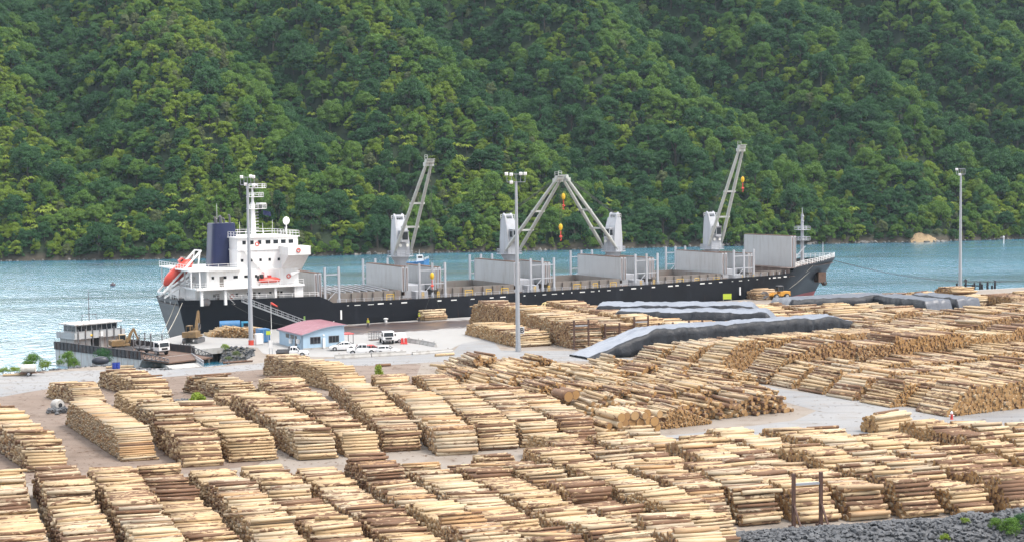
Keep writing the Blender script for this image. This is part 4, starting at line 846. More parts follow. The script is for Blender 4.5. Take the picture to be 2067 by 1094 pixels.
# free-fall lifeboat cradle (part) and the boats it carries (things of their own)
mb = MB()
for t in (-1.9, 1.9): mb.beam((-1.2, t, 7.2), (6.6, t, 15.2), .3, .34); mb.beam((5.9, t, 11.8), (6.4, t, 15.0), .22); mb.beam((.3, t, 5.0), (.3, t, 8.6), .3); mb.beam((3.2, t, 5.0), (3.2, t, 11.7), .3); mb.beam((-1.0, t, 6.2), (5.2, t, 9.9), .28)
for q in (0, .3, 1): mb.beam((-1.2+7.8*q, -1.9, 7.2+8*q), (-1.2+7.8*q, 1.9, 7.2+8*q), .26)
mb.build('lifeboat_ramp', M_WHITE, SHIP)
def boat_shell(mb, L, W, H, n=12, top=.5):
    for k in range(n): pass
    rings = []
    for i in range(9):
        u = -1+2*i/8; w_ = (1-abs(u)**2.6)**.6; rings.append([(u*L/2, W/2*w_*math.cos(t), H*(.5*math.sin(t) if math.sin(t) > 0 else .42*math.sin(t))*(.25+.75*w_)) for t in [2*math.pi*k/n for k in range(n)]])
    mb.loft(rings)
toW = Matrix.Translation((hull_o.x, hull_o.y, 0)) @ Matrix.Rotation(R(29), 4, 'Z')
lbp = toW @ Vector((2.5, 0, 10.9)); lb = thing('lifeboat', 'orange enclosed lifeboat sloping on its white launching ramp at the ship\'s stern', 'lifeboat', lbp)
lb.rotation_euler = (toW @ Matrix.Rotation(math.atan2(-3.9, 4.9)*1.0, 4, 'Y')).to_euler()
mb = MB(); boat_shell(mb, 7.4, 2.7, 2.9); mb.build('hull', M_ORANGE, lb, smooth=True)
mb = MB(); mb.loft([[(1.3, -.7, .9), (2.7, -.7, .7), (2.7, .7, .7), (1.3, .7, .9)], [(1.5, -.55, 1.9), (2.4, -.55, 1.9), (2.4, .55, 1.9), (1.5, .55, 1.9)]]); mb.build('cockpit', M_ORANGE, lb)
mb = MB(); mb.box(2.46, 2.5, -.4, .4, 1.35, 1.7); mb.box(1.6, 2.3, -.63, -.59, 1.3, 1.65); mb.box(1.6, 2.3, .59, .63, 1.3, 1.65); mb.build('window', M_GLASS, lb)
mb = MB(); mb.tube((3.6, 0, -.2), (3.95, 0, -.2), .3, .3, 8); mb.build('propeller_guard', M_BLACK, lb)
for o_ in lb.children: pass
rb = thing('rescue_boat', 'small red open rescue boat on the side deck below the bridge', 'rescue boat', toW @ Vector((17.5, -10.6, 9.35)), R(29))
mb = MB(); boat_shell(mb, 4.8, 1.8, 1.3); mb.build('hull', M_ORANGE, rb, smooth=True)
mb = MB(); mb.box(-1.7, -1.2, -.5, .5, .4, 1.2); mb.box(-2.4, -2.1, -.25, .25, 0, 1.0); mb.build('engine', M_BLACK, rb)
mb = MB(); mb.box(-.2, .4, -.4, .4, .3, 1.0); mb.tube((-1.2, -.5, .4), (-1.2, -.5, 1.6), .06, .06, 5); mb.tube((-1.2, .5, .4), (-1.2, .5, 1.6), .06, .06, 5); mb.tube((-1.2, -.5, 1.6), (-1.2, .5, 1.6), .06, .06, 5); mb.build('console', M_RED, rb)
mb = MB(); mb.tube((19.8, -10.4, 8.35), (19.8, -10.4, 11.2), .2, .16, 7); mb.beam((19.8, -10.4, 11.2), (17.5, -10.6, 11.9), .2); mb.beam((15.6, -10.9, 8.4), (19.4, -10.9, 8.4), .5, .6); mb.tube((21.9, -11.2, 10.3), (23.6, -11.6, 10.9), .5, .1, 7); mb.build('davit', M_WHITE, SHIP)
# gangway from the poop to the wharf
gw = thing('gangway', 'aluminium gangway stairs leading from the ship\'s poop down to the wharf', 'gangway', toW @ Vector((11, -13.4, 0)), R(29)); M_ALU = mat('aluminium', (.42, .44, .46), .4, .15, 1.2, .6)
A_, B_ = Vector((0, 0, 5.7)), Vector((12.4, -.9, .45)); mb = MB()
mb.beam(A_, B_, .7, .12); mb.build('walkway', M_ALU, gw)
mb = MB()
for y in (-.42, .42): 
    o1, o2 = A_+Vector((0, y, 0)), B_+Vector((0, y, 0)); mb.beam(o1+Vector((0, 0, 1.0)), o2+Vector((0, 0, 1.0)), .08); mb.beam(o1+Vector((0, 0, .5)), o2+Vector((0, 0, .5)), .06); mb.beam(o1, o2, .12, .22)
    for k in range(12): p_ = o1.lerp(o2, k/11); mb.beam(p_, p_+Vector((0, 0, 1.0)), .07)
mb.build('handrail', M_ALU, gw)
mb = MB()
for k in range(24): p_ = A_.lerp(B_, (k+.5)/24); mb.box(p_.x-.12, p_.x+.12, p_.y-.34, p_.y+.34, p_.z+.08, p_.z+.12)
mb.build('tread', M_ALU, gw)
# mooring lines (each hangs from ship to shore: things of their own)
def line(p0, p1, sag, lab, r_=.07, m_=None, cat='mooring line'):
    p0, p1 = Vector(p0), Vector(p1); pts = [p0.lerp(p1, k/14)-Vector((0, 0, sag*4*(k/14)*(1-k/14))) for k in range(15)]
    mb = MB(); mb.path(pts, r_, 5); return tag(mb.build('mooring_line', m_ or M_ROPE, None), lab, cat, 'mooring lines of the ship')
line(toW @ Vector((.4, -5.5, 6.0)), at(327, 671, 0), .4, 'pale mooring line dropping from the middle of the ship\'s stern')
line(toW @ Vector((1.0, -7.6, 5.8)), at(338, 672, .3), .3, 'pale mooring line dropping from the stern corner beside the hull side')
line(toW @ Vector((9.5, -11.3, 5.2)), at(640, 657, .3), 1.6, 'thin dark mooring line sagging along the hull under the gangway', .05, M_WIRE)
line(toW @ Vector((169, -2.5, 7.3)), toW @ Vector((215, -15.5, .6)), 1.8, 'long dark mooring line from the bow across open water', .06, M_WIRE)
line(toW @ Vector((170, 1, 7.6)), toW @ Vector((226, -15.5, .6)), 2.4, 'faint upper mooring line from the bow tip across open water', .04, M_WIRE)
line(toW @ Vector((160, -7.2, 7.0)), at(1578, 592, .6), .5, 'bow spring line running back down to the wharf loader', .06, M_ROPE)
line(toW @ Vector((157, -9.0, 6.6)), at(1570, 591, .6), .4, 'inner bow spring line beside the hull, nearer the hatches', .06, M_ROPE)
# log sling lifted by the first crane
lp = toW @ Vector((CR[0]+.0, 0, 0)); hk = Vector((hull_o.x, hull_o.y, 0))+EX*CR[0]+SB*15.35
sl = []; g = random.Random(5); c0 = hk.copy()
mb = MB()
for sg in (-1, 1):
    mb.tube(c0+Vector((0, 0, 6.1)), c0+EX*sg*1.5+Vector((0, 0, 2.5)), .04, .04, 4); torusM = None
    for y in (-1, 1): mb.tube(c0+EX*sg*1.5+Vector((0, 0, 2.5)), c0+EX*sg*1.5+NX*y*1.2+Vector((0, 0, 1.0)), .05, .05, 4)
mb.ball(tuple(c0+Vector((0, 0, 6.0))), .35, 8); tag(mb.build('lifting_sling', M_WIRE), 'wire lifting sling hanging from the left crane\'s hook to a log bundle', 'sling')
AR = np.array
P0, P1, RR, TT, BB = [], [], [], [], []
for j, nlog in enumerate((6, 7, 6, 4, 2)):
    for k in range(nlog):
        L_g = g.uniform(4.6, 5.6); cc = c0+NX*((k-(nlog-1)/2)*.42)+EX*g.uniform(-.4, .4)+Vector((0, 0, .3+j*.42)); ax_ = EX+NX*g.gauss(0, .02); P0.append(tuple(cc-ax_*L_g/2)); P1.append(tuple(cc+ax_*L_g/2)); RR.append(g.uniform(.18, .25)); TT.append(g.random()); BB.append(g.choice((-.05, .05)))
o = bpy.data.objects.new('log_bundle', log_mesh('log_bundle', P0, P1, RR, TT, BB, 9)); C.objects.link(o); tag(o, 'bundle of pale logs in a wire sling at the wharf edge beside the hull', 'log bundle')
# thin exhaust smoke over the funnel
m, nt, b = newmat('smoke'); nt.nodes.remove(b); vs_ = N(nt, 'ShaderNodeVolumePrincipled'); vs_.inputs['Color'].default_value = (.05, .05, .05, 1)
p = objco(nt); de = N(nt, 'ShaderNodeMath', operation='MULTIPLY'); nt.links.new(ramp(nt, noise(nt, .9, 3, p, .5), (.42, 0), (.7, 1)), de.inputs[0]); de.inputs[1].default_value = 1.1; nt.links.new(de.outputs[0], vs_.inputs['Density']); nt.links.new(vs_.outputs[0], nt.nodes['Material Output'].inputs['Volume'])
mb = MB(); mb.loft([[(10+dx+r_*math.cos(t), r_*math.sin(t), z_) for t in [2*math.pi*k/9 for k in range(9)]] for z_, r_, dx in ((21.6, .5, 0), (22.4, .9, -.3), (23.4, 1.1, -.8), (24.4, .9, -1.2), (25, .4, -1.5))])
o = mb.build('smoke', m, None); o.matrix_world = toW; tag(o, 'thin dark smoke rising from the blue funnel', 'smoke', kind='stuff')
# ================================================================ YARD, WHARF AND SHORE
M_GALV = mat('galvanised_steel', (.40, .42, .45), .5, .08, .5, .3)
M_BARE = mat('bare_timber', (.42, .32, .20), .85, .3, 1.5)
# light poles
def light_pole(base, h, label, heads, frame, rz=0, sign=False):
    t = thing('light_pole', label, 'light pole', base, rz, 'tall light poles of the port')
    mb = MB(); mb.tube((0, 0, 0), (0, 0, h), .42, .2, 10); mb.build('pole', M_GALV, t, smooth=True)
    mb = MB(); mb.tube((0, 0, 0), (0, 0, .9), .47, .47, 10); mb.build('base_collar', M_ORANGE if not sign else M_GALV, t)
    mb = MB(); x0, x1 = frame
    for z in (h-.1, h+1.2): mb.beam((x0, 0, z), (x1, 0, z), .1)
    for k in range(5): x = x0+(x1-x0)*k/4; mb.beam((x, 0, h-.1), (x, 0, h+1.2), .07)
    mb.beam((0, -.6, h), (0, .6, h), .1); mb.build('lamp_frame', M_GALV, t)
    for x, z, d in heads:
        mb = MB(); mb.box(x-.2, x+.2, -.35, .25, z-.05, z+.05, 0); mb.loft([[(x-.2, -.5, z-.25), (x+.2, -.5, z-.25), (x+.2, -.5, z+.15), (x-.2, -.5, z+.15)], [(x-.28, -.02+d, z-.32), (x+.28, -.02+d, z-.32), (x+.28, .1+d, z+.22), (x-.28, .1+d, z+.22)]], True, True, 0)
        mb.build('floodlight', M_WHITE, t, bevel=.03)
    if sign:
        mb = MB(); mb.box(.3, 1.05, -.06, -.02, 3.0, 4.15); s_ = mb.build('sign_board', M_WHITE, t)
        tc = bpy.data.curves.new('letter', 'FONT'); tc.body = 'B'; tc.size = 1.15; tc.extrude = .01; tc.align_x = 'CENTER'; tc.offset = .03; tc.materials.append(M_BLACK); to = bpy.data.objects.new('letter_source', tc); me = bpy.data.meshes.new_from_object(to); bpy.data.objects.remove(to); to = bpy.data.objects.new('letter', me); C.objects.link(to); to.parent = s_; to.location = (.68, -.08, 3.18); to.rotation_euler = (R(90), 0, 0)
    return t
light_pole(at(507, 696), 28.3, 'tall grey light pole with a red foot beside the blue roofed quay container', [(-1.0, 29.6, 0), (-.3, 28.3, 0), (1.1, 29.6, 0), (.6, 29.7, 0), (1.1, 28.1, 0)], (-1.2, 1.2))
light_pole(at(1046, 709), 28.2, 'tall grey light pole with a small white lettered board among log stacks', [(-1.6, 29.5, 0), (-.8, 29.4, 0), (.8, 29.5, 0), (1.5, 29.5, 0), (-.8, 28.1, 0)], (-1.5, 1.5), sign=True)
light_pole(at(1938, 597), 28.5, 'tall grey light pole with one lamp standing furthest away on the right', [(-1.0, 29.6, 0), (-.3, 28.4, 0)], (-1.0, 1.0))
# ---------------------------------------------------------------- harbour office
M_SIDING = mat('blue_cladding', (.36, .50, .62), .6, .05, .5, dirt=(.30, .36, .4), dirt_amt=.2, streak=True)
M_ROOFP = mat('pink_roofing', (.33, .165, .195), .6, .1, .5, dirt=(.48, .30, .33), dirt_amt=.4)
of = thing('harbour_office', 'pale blue harbour office with a curved pink roof on the quay', 'office', at(612, 706), R(29))
W_, D_ = 7.6, 11.6; arc = [(W_*k/10, 2.55+1.25*math.sin(math.pi*.5*min(1, k/8.5))) for k in range(11)]
mb = MB(); mb.prism([(0, .0), (W_, 0)]+[(x, z-.03) for x, z in reversed(arc)], 0, D_, None, 'y'); mb.build('wall', M_SIDING, of)
mb = MB(); up = [(x-.0+(-.35 if k == 0 else .35 if k == 10 else 0), z+.12) for k, (x, z) in enumerate(arc)]; lo = [(x, z-.12) for x, z in up]; mb.prism(up+lo[::-1], -.3, D_+.3, None, 'y')
for k in range(24): y = -.2+k*.5; mb.loft([[(x, y, z+.0), (x, y+.05, z+.0), (x, y+.05, z+.035), (x, y, z+.035)] for x, z in up])
mb.build('roof', M_ROOFP, of)
mb = MB(); mb.path([(x, -.34, z-.08) for x, z in up], .07, 5); mb.box(-.42, -.3, -.3, D_+.3, 2.4, 2.55); mb.tube((-.1, .3, 0), (-.1, .3, 2.4), .05, .05, 5); mb.build('roof_trim', mat('grey_trim', (.20, .24, .30), .5), of)
def ofwin(x, z0, z1, w_, axis='x'):
    f = MB(); p_ = MB()
    if axis == 'x':
        f.box(x, x+w_, -.06, .0, z0, z1); n = 3
        for k in range(n): p_.box(x+.08+k*(w_-.08)/n, x+(k+1)*(w_-.08)/n, -.075, -.06, z0+.08, z1-.08)
    else:
        f.box(-.06, 0, x, x+w_, z0, z1); n = 3
        for k in range(n): p_.box(-.075, -.06, x+.08+k*(w_-.08)/n, x+(k+1)*(w_-.08)/n, z0+.08, z1-.08)
    fo_ = f.build('window', M_DKGREY, of); p_.build('pane', M_GLASS, fo_)
ofwin(1.3, .95, 2.15, 1.9); ofwin(4.7, .95, 2.15, 1.9); ofwin(6.6, 1.5, 2.2, 1.6, 'y'); ofwin(4.3, 1.5, 2.2, 1.7, 'y')
mb = MB(); mb.box(-.05, 0, 2.9, 3.85, .1, 2.15); d_ = mb.build('door', M_DKGREY, of); mb = MB(); mb.box(-.07, -.05, 3.05, 3.7, 1.1, 2.0); mb.build('pane', M_GLASS, d_)
mb = MB(); mb.box(3.55, 3.95, -.3, 0, .1, 1.9); mb.tube((3.75, -.2, 2.35), (3.75, 0, 2.35), .16, .16, 8); mb.build('meter_cabinet', M_WHITE, of)
for y, z in ((4.9, .7), (1.3, 1.0)):
    mb = MB(); mb.box(-.45, -.08, y, y+.8, z, z+.75); mb.tube((-.46, y+.35, z+.37), (-.44, y+.35, z+.37), .27, .27, 10); mb.build('air_conditioner', M_WHITE, of)
mb = MB(); mb.box(W_+.02, W_+2.1, .6, 3.0, 2.1, 2.22, 0)
for y in (.7, 2.9): mb.box(W_+1.9, W_+2.0, y-.05, y+.05, 0, 2.1, 1)
mb.build('canopy', [M_RED, M_DKGREY], of)
mb = MB(); mb.box(-.05, W_, -.05, -.0, 0, .28); mb.build('plinth', M_CONC, of)
# container, bin, posts and boards round the office
def box_thing(name, label, cat, p, rz, d, m_, extra=None, ribs=0, group=None):
    t = thing(name, label, cat, p, rz, group); mb = MB(); mb.box(-d[0]/2, d[0]/2, -d[1]/2, d[1]/2, .08, d[2]); 
    for k in range(ribs):
        x = -d[0]/2+.1+(d[0]-.2)*k/max(1, ribs-1); mb.box(x-.04, x+.04, -d[1]/2-.04, d[1]/2+.04, .2, d[2]-.15)
    mb.build('body', m_, t, bevel=.03)
    if extra: extra(t)
    return t
M_BLUE = mat('container_blue', (.04, .17, .36), .5, .15, .6, dirt=(.2, .2, .2), dirt_amt=.3)
def cdoor(t):
    mb = MB(); mb.box(-.55, .55, -1.27, -1.22, .2, 2.3); d_ = mb.build('door', M_BLUE, t); mb = MB()
    for x in (-.3, .3): mb.tube((x, -1.3, .25), (x, -1.3, 2.25), .03, .03, 5)
    mb.build('handle', M_GALV, d_)
box_thing('shipping_container', 'small blue container behind the white bin beside the office', 'container', at(531, 690), R(29), (1.9, 2.4, 2.45), M_BLUE, cdoor, 7)
def lid(t): mb = MB(); mb.box(-.68, .68, -.58, .58, 1.85, 1.95); mb.build('lid', M_WHITE, t)
box_thing('storage_bin', 'white storage bin standing between light pole and blue container', 'bin', at(523, 695), R(25), (1.3, 1.1, 1.85), M_WHITE, lid, 3)
def sign_on_posts(name, label, cat, p, rz, w_, h_, z, m_, posts=2, diamond=False):
    t = thing(name, label, cat, p, rz); mb = MB()
    if diamond: mb.prism([(0, z), (w_/2, z+h_/2), (0, z+h_), (-w_/2, z+h_/2)], -.03, .0, None, 'y')
    else: mb.box(-w_/2, w_/2, -.03, 0, z, z+h_)
    mb.build('board', m_, t); mb = MB()
    for x in ([-w_/2+.06, w_/2-.06] if posts == 2 else [0]): mb.tube((x, .04, 0), (x, .04, z+h_), .05, .05, 6)
    mb.build('post', M_GALV, t); return t
M_LIME = mat('lime_paint', (.50, .62, .05), .5, .1); M_HIVIS = mat('hi_vis_cloth', (.62, .72, .05), .7, .1)
sign_on_posts('warning_sign', 'yellow green warning sign on a post at the office corner', 'sign', at(542, 697), R(5), .75, .7, 1.9, M_LIME, 1)
sign_on_posts('notice_board', 'white notice board on two white legs in front of the office', 'board', at(547, 719), R(5), .6, 1.3, 1.4, M_WHITE)
sign_on_posts('safety_screen', 'green framed safety screen at the foot of the gangway', 'screen', at(611, 659), R(5), 1.1, 1.6, .5, mat('green_mesh', (.25, .42, .10), .7))
sign_on_posts('lime_board', 'bright lime board standing beside the tarpaulins near the bow', 'board', at(1468, 618), R(5), 1.9, 1.2, 1.6, M_LIME)
ws = thing('windsock', 'orange windsock on a thin pole beside the office', 'windsock', at(548, 672)); mb = MB(); mb.tube((0, 0, 0), (0, 0, 5.9), .06, .04, 6); mb.build('pole', M_WHITE, ws)
mb = MB(); mb.tube((.05, 0, 5.75), (1.25, -.1, 5.1), .24, .1, 9, cap=False); s_ = mb.build('sock', M_ORANGE, ws); sf = s_.modifiers.new('cloth', 'SOLIDIFY'); sf.thickness = .01
# bollards, barriers, cage, tanks on the quay
for i, (p, lab) in enumerate(((at(672, 655), 'white mooring bollard on the wharf edge right behind the office'), (at(779, 650), 'white mooring bollard on the wharf edge between the two workers'))):
    t = thing('bollard', lab, 'bollard', p, 0, 'bollards on the wharf edge'); mb = MB(); mb.lathe([(.34, 0), (.3, .1), (.24, .5), (.48, .62), (.5, .78), (.2, .9)], n=12); mb.build('post', M_WHITE, t, smooth=True); mb = MB(); mb.lathe([(.5, 0), (.5, .05)], n=12); mb.build('base', M_DKGREY, t)
def barrier(p, q, lab, h=.75):
    d = q-p; t = thing('concrete_barrier', lab, 'barrier', p, face(p, q), 'concrete barriers round the car park'); mb = MB(); mb.prism([(-.32, 0), (.32, 0), (.3, .15), (.13, h*.6), (.11, h), (-.11, h), (-.13, h*.6), (-.3, .15)], 0, d.length, None, 'x'); mb.build('wall', M_CONC, t, bevel=.02)
    mb = MB()
    for k in (.12, .88): mb.path([(d.length*k-.12, 0, h), (d.length*k-.12, 0, h+.12), (d.length*k+.12, 0, h+.12), (d.length*k+.12, 0, h)], .025, 5)
    mb.build('lifting_loop', M_RUSTY, t)
barrier(at(676, 724), at(748, 720), 'concrete barrier along the road in front of the white pickup'); barrier(at(750, 720), at(819, 716), 'concrete barrier along the road in front of the white hatchback')
barrier(at(832, 716), at(914, 709), 'long concrete barrier along the road right of the parked cars', .55); barrier(at(823, 690), at(848, 694), 'short pale concrete block beside the red water barriers', .8); barrier(at(850, 694), at(880, 700), 'pale concrete block nearest to the road junction', .8)
M_PLR = mat('red_plastic', (.62, .05, .045), .4, .08)
for px, lab in ((812, 'left red plastic water barrier on the quay'), (819, 'right red plastic water barrier on the quay')):
    t = thing('plastic_barrier', lab, 'barrier', at(px, 694), R(5), 'red plastic barriers'); mb = MB(); mb.loft([[(x*(.3 if z < .2 else .25), y*(.28 if z < .2 else .16), z) for x, y in ((-1, -1), (1, -1), (1, 1), (-1, 1))] for z in (0, .18, .3, .95, 1.05)]); mb.build('body', M_PLR, t, bevel=.02); mb = MB(); mb.tube((0, 0, 1.05), (0, 0, 1.12), .07, .07, 7); mb.build('cap', M_BLACK, t)
t = thing('mesh_cage', 'grey wire mesh cage standing left of the white truck', 'cage', at(757, 686), R(29)); mb = MB()
for x in np.linspace(-1, 1, 7):
    for y in (-.7, .7): mb.beam((x, y, .05), (x, y, 1.6), .04)
for z in (.1, .6, 1.1, 1.6):
    for y in (-.7, .7): mb.beam((-1, y, z), (1, y, z), .04)
    for x in (-1, 1): mb.beam((x, -.7, z), (x, .7, z), .04)
mb.build('mesh', M_DKGREY, t); mb = MB(); mb.box(-1, 1, -.7, .7, .02, .08); mb.build('floor_plate', M_RUSTY, t)
# ---------------------------------------------------------------- vehicles
M_CARW = mat('car_white', (.78, .78, .78), .25, .02, .5); M_TYRE = mat('tyre', (.025, .025, .027), .8); M_RIM = mat('rim', (.45, .46, .48), .35, .1, 1, .7); M_HEAD = mat('headlamp', (.7, .72, .74), .1, .02); M_TAIL = mat('tail_lamp', (.45, .02, .02), .2)
def wheel(x, y, r, root, w_=.22):
    mb = MB(); mb.tube((x, y-w_/2, r), (x, y+w_/2, r), r, r, 16); wo = mb.build('wheel', M_TYRE, root, bevel=.03); s = 1 if y > 0 else -1
    mb = MB(); mb.tube((x, y+s*w_/2, r), (x, y+s*(w_/2+.015), r), r*.62, r*.5, 12); mb.build('rim', M_RIM, wo)
def bodyring(x, z0, z1, w_): r_ = min(.12, (z1-z0)*.3); return [(x, -w_+r_*.4, z0), (x, -w_, z0+r_), (x, -w_*.985, z1-r_), (x, -w_+r_, z1), (x, w_-r_, z1), (x, w_*.985, z1-r_), (x, w_, z0+r_), (x, w_-r_*.4, z0)]
def car(label, p, rz, paint, kind='sedan', cat='car', name='parked_car', tray=None):
    t = thing(name, label, cat, p, rz)
    if kind == 'sedan': B = [(-2.28, .48, .78, .72), (-2.15, .3, .98, .83), (-1.4, .22, 1.0, .88), (0, .2, .97, .89), (.95, .2, .93, .88), (1.7, .24, .84, .86), (2.15, .3, .70, .78), (2.3, .42, .6, .62)]; G = [(-1.85, .99, .76), (-1.05, 1.40, .58), (-.2, 1.46, .58), (.25, 1.44, .58), (1.1, .94, .74)]; ax = 1.38; rw = .33
    elif kind == 'hatch': B = [(-1.95, .5, .8, .74), (-1.85, .28, 1.0, .82), (-1.1, .22, 1.0, .86), (0, .2, .97, .86), (.8, .2, .94, .85), (1.45, .24, .84, .82), (1.85, .3, .68, .74), (1.95, .42, .6, .6)]; G = [(-1.85, 1.0, .72), (-1.55, 1.36, .58), (-.4, 1.47, .58), (.1, 1.44, .58), (.95, .95, .72)]; ax = 1.22; rw = .31
    else: B = [(-.55, .35, 1.05, .86), (.7, .32, 1.05, .88), (1.6, .35, 1.03, .87), (2.3, .4, .98, .84), (2.5, .5, .8, .74)] if tray else [(-2.55, .45, 1.05, .86), (-1, .35, 1.06, .88), (.7, .32, 1.05, .88), (1.6, .35, 1.03, .87), (2.3, .4, .98, .84), (2.5, .5, .8, .74)]; G = [(-.5 if tray else -.9, 1.06, .8), (-.42 if tray else -.75, 1.66, .64), (.0, 1.72, .66), (.55, 1.68, .64), (1.25, 1.05, .78)]; ax = 1.55; rw = .37
    mb = MB(); mb.loft([bodyring(*b_) for b_ in B]); mb.build('body', paint, t, smooth=True)
    mb = MB(); mb.loft([[(x, -w_, z), (x, w_, z), (x*(1), w_*1.0, z-.02), (x, -w_*1.0, z-.02)] for x, z, w_ in G]) if False else None
    zb = [np.interp(x, [b_[0] for b_ in B], [b_[2] for b_ in B])-.04 for x, z, w_ in G]; wb = .80 if kind != 'ute' else .82
    mb.loft([[(x, -wb, q), (x, -w_, z), (x, w_, z), (x, wb, q)] for (x, z, w_), q in zip(G, zb)]); mb.build('cabin', paint, t, smooth=True)
    g_ = MB()
    def quad(i, j, e=.02, a0=.12, a1=.88):
        (x0, z0, w0), (x1, z1, w1) = G[i], G[j]; P0, P1 = Vector((x0, 0, z0)), Vector((x1, 0, z1)); n_ = (P1-P0).cross(Vector((0, 1, 0))); n_ = n_.normalized()*e
        if n_.z < 0: n_ = -n_
        A_, B_ = P0.lerp(P1, a0)+n_, P0.lerp(P1, a1)+n_; wa, wb2 = w0+(w1-w0)*a0-.08, w0+(w1-w0)*a1-.08
        g_.add([(A_.x, -wa, A_.z), (A_.x, wa, A_.z), (B_.x, wb2, B_.z), (B_.x, -wb2, B_.z)], [(0, 1, 2, 3)])
    quad(3, 4); g_.build('windscreen', M_GLASS, t); g_ = MB(); quad(0, 1); g_.build('rear_window', M_GLASS, t)
    for sg in (-1, 1):
        sw = MB()
        for i0, i1 in ((1, 2), (2, 3)):
            pts = []
            for i, kx in ((i0, .06), (i1, -.06)):
                x, z, w_ = G[i]; q = zb[i]
                for f_ in (.25, .88): pts.append((x+kx, sg*(wb+(w_-wb)*f_+.015), q+(z-q)*f_))
            sw.add([pts[0], pts[1], pts[3], pts[2]], [(0, 1, 2, 3)])
        for (i, j, f0) in ((1, 0, .5), (3, 4, .55)):
            x, z, w_ = G[i]; x2, z2, w2 = G[j]; q = zb[i]; xe = x+(x2-x)*f0; qe = np.interp(xe, [b_[0] for b_ in B], [b_[2] for b_ in B])-.04
            sw.add([(x, sg*(wb+(w_-wb)*.25+.015), q+(z-q)*.25), (x, sg*(wb+(w_-wb)*.85+.015), q+(z-q)*.85), (xe, sg*(wb+(w_-wb)*.25+.02), qe+(z-q)*.25)], [(0, 1, 2)])
        sw.build('side_window', M_GLASS, t)
        for x in (-ax, ax):
            wheel(x, sg*(.82 if kind != 'hatch' else .79), rw, t); mb = MB(); mb.prism([(x+(rw+.07)*math.cos(q_), max(.26, rw+(rw+.07)*math.sin(q_))) for q_ in [math.pi*k/9 for k in range(10)]], *(sorted((sg*.86, sg*.897))), None, 'y'); mb.build('wheel_arch', M_BLACK, t)
        mb = MB(); x = B[-1][0]; mb.box(x-.28, x-.05, sg*.42-.16, sg*.42+.16, .58, .74); mb.build('headlight', M_HEAD, t)
        if not tray: mb = MB(); x = B[0][0]; mb.box(x+.02, x+.12, sg*.6-.12, sg*.6+.12, .75, .92); mb.build('tail_light', M_TAIL, t)
        mb = MB(); mb.box(G[3][0]+.35, G[3][0]+.5, sg*.92-.1, sg*.92+.1, 1.0, 1.15); mb.build('mirror', M_BLACK, t)
    mb = MB(); mb.box(B[-1][0]-.03, B[-1][0]+.03, -.5, .5, .38, .55); mb.build('grille', M_BLACK, t)
    if tray == 'flat':
        mb = MB(); mb.box(-2.75, -.6, -.9, .9, .82, .92, 0)
        for y in (-.9, .86): mb.box(-2.75, -.6, y, y+.04, .92, 1.18, 0)
        mb.box(-2.75, -.6, -.35, .35, .45, .82, 0); mb.rail([(-.64, -.85, .9), (-.64, .85, .9)], .85, .03, .6); mb.build('tray', M_DKGREY, t)
    elif kind == 'ute':
        mb = MB(); mb.box(-2.45, -.98, -.74, .74, 1.04, 1.075); mb.build('tray_bed', M_BLACK, t); mb = MB(); mb.tube((-1.0, -.7, 1.05), (-1.0, -.7, 1.6), .04, .04, 6); mb.tube((-1.0, .7, 1.05), (-1.0, .7, 1.6), .04, .04, 6); mb.tube((-1.0, -.7, 1.6), (-1.0, .7, 1.6), .04, .04, 6); mb.build('roll_bar', M_GALV, t)
    return t
car('white flatbed pickup with a dark empty tray parked in front of the office', at(592, 719.5), R(2), M_CARW, 'ute', 'pickup', 'flatbed_pickup', 'flat')
car('white sedan parked nose to the left against the office wall', at(692, 706.5), R(188), M_CARW)
car('white pickup with a roll bar parked left of the red car', at(731, 714.5), R(186), M_CARW, 'ute', 'pickup', 'pickup')
car('small red car half hidden behind the white hatchback', at(752, 712.8), R(20), M_RED, 'hatch')
car('white hatchback parked behind the concrete barrier beside the red car', at(783, 714.5), R(5), M_CARW, 'hatch')
def truck(label, p, rz, paint, body, L=6.0, w_=2.1, name='truck', cat='truck'):
    t = thing(name, label, cat, p, rz); h = w_/2
    mb = MB(); mb.prism([(L/2-1.6, .75), (L/2, .75), (L/2, 1.35), (L/2-.12, 2.15), (L/2-.3, 2.3), (L/2-1.6, 2.3)], -h+.05, h-.05, None, 'y'); mb.build('cab', paint, t, bevel=.06)
    mb = MB(); mb.add([(L/2+.015, -h+.2, 1.4), (L/2+.015, h-.2, 1.4), (L/2-.1, h-.25, 2.1), (L/2-.1, -h+.25, 2.1)], [(0, 1, 2, 3)]); mb.build('windscreen', M_GLASS, t)
    for s in (-1, 1):
        mb = MB(); mb.box(L/2-1.2, L/2-.35, min(s*(h-.045), s*(h-.03)), max(s*(h-.045), s*(h-.03)), 1.4, 2.1); mb.build('side_window', M_GLASS, t)
        mb = MB(); mb.box(L/2-.02, L/2+.04, s*h*.7-.18, s*h*.7+.18, .85, 1.05); mb.build('headlight', M_HEAD, t)
        mb = MB(); mb.box(L/2-.1, L/2+.1, s*(h+.12)-.1, s*(h+.12)+.1, 1.5, 1.9); mb.build('mirror', M_BLACK, t)
        for x in (L/2-.85, -L/2+1.0): wheel(x, s*(h-.2), .45, t, .3)
    mb = MB(); mb.box(L/2-.01, L/2+.03, -.6, .6, .9, 1.25); mb.build('grille', M_BLACK, t)
    mb = MB(); mb.box(-L/2, L/2-.2, -.4, .4, .5, .8); mb.build('chassis', M_DKGREY, t); body(t, L, h); return t
def b_box(t, L, h):
    mb = MB(); mb.box(-L/2, L/2-1.75, -h, h, .85, 2.0); mb.build('cargo_box', M_CARW, t, bevel=.03)
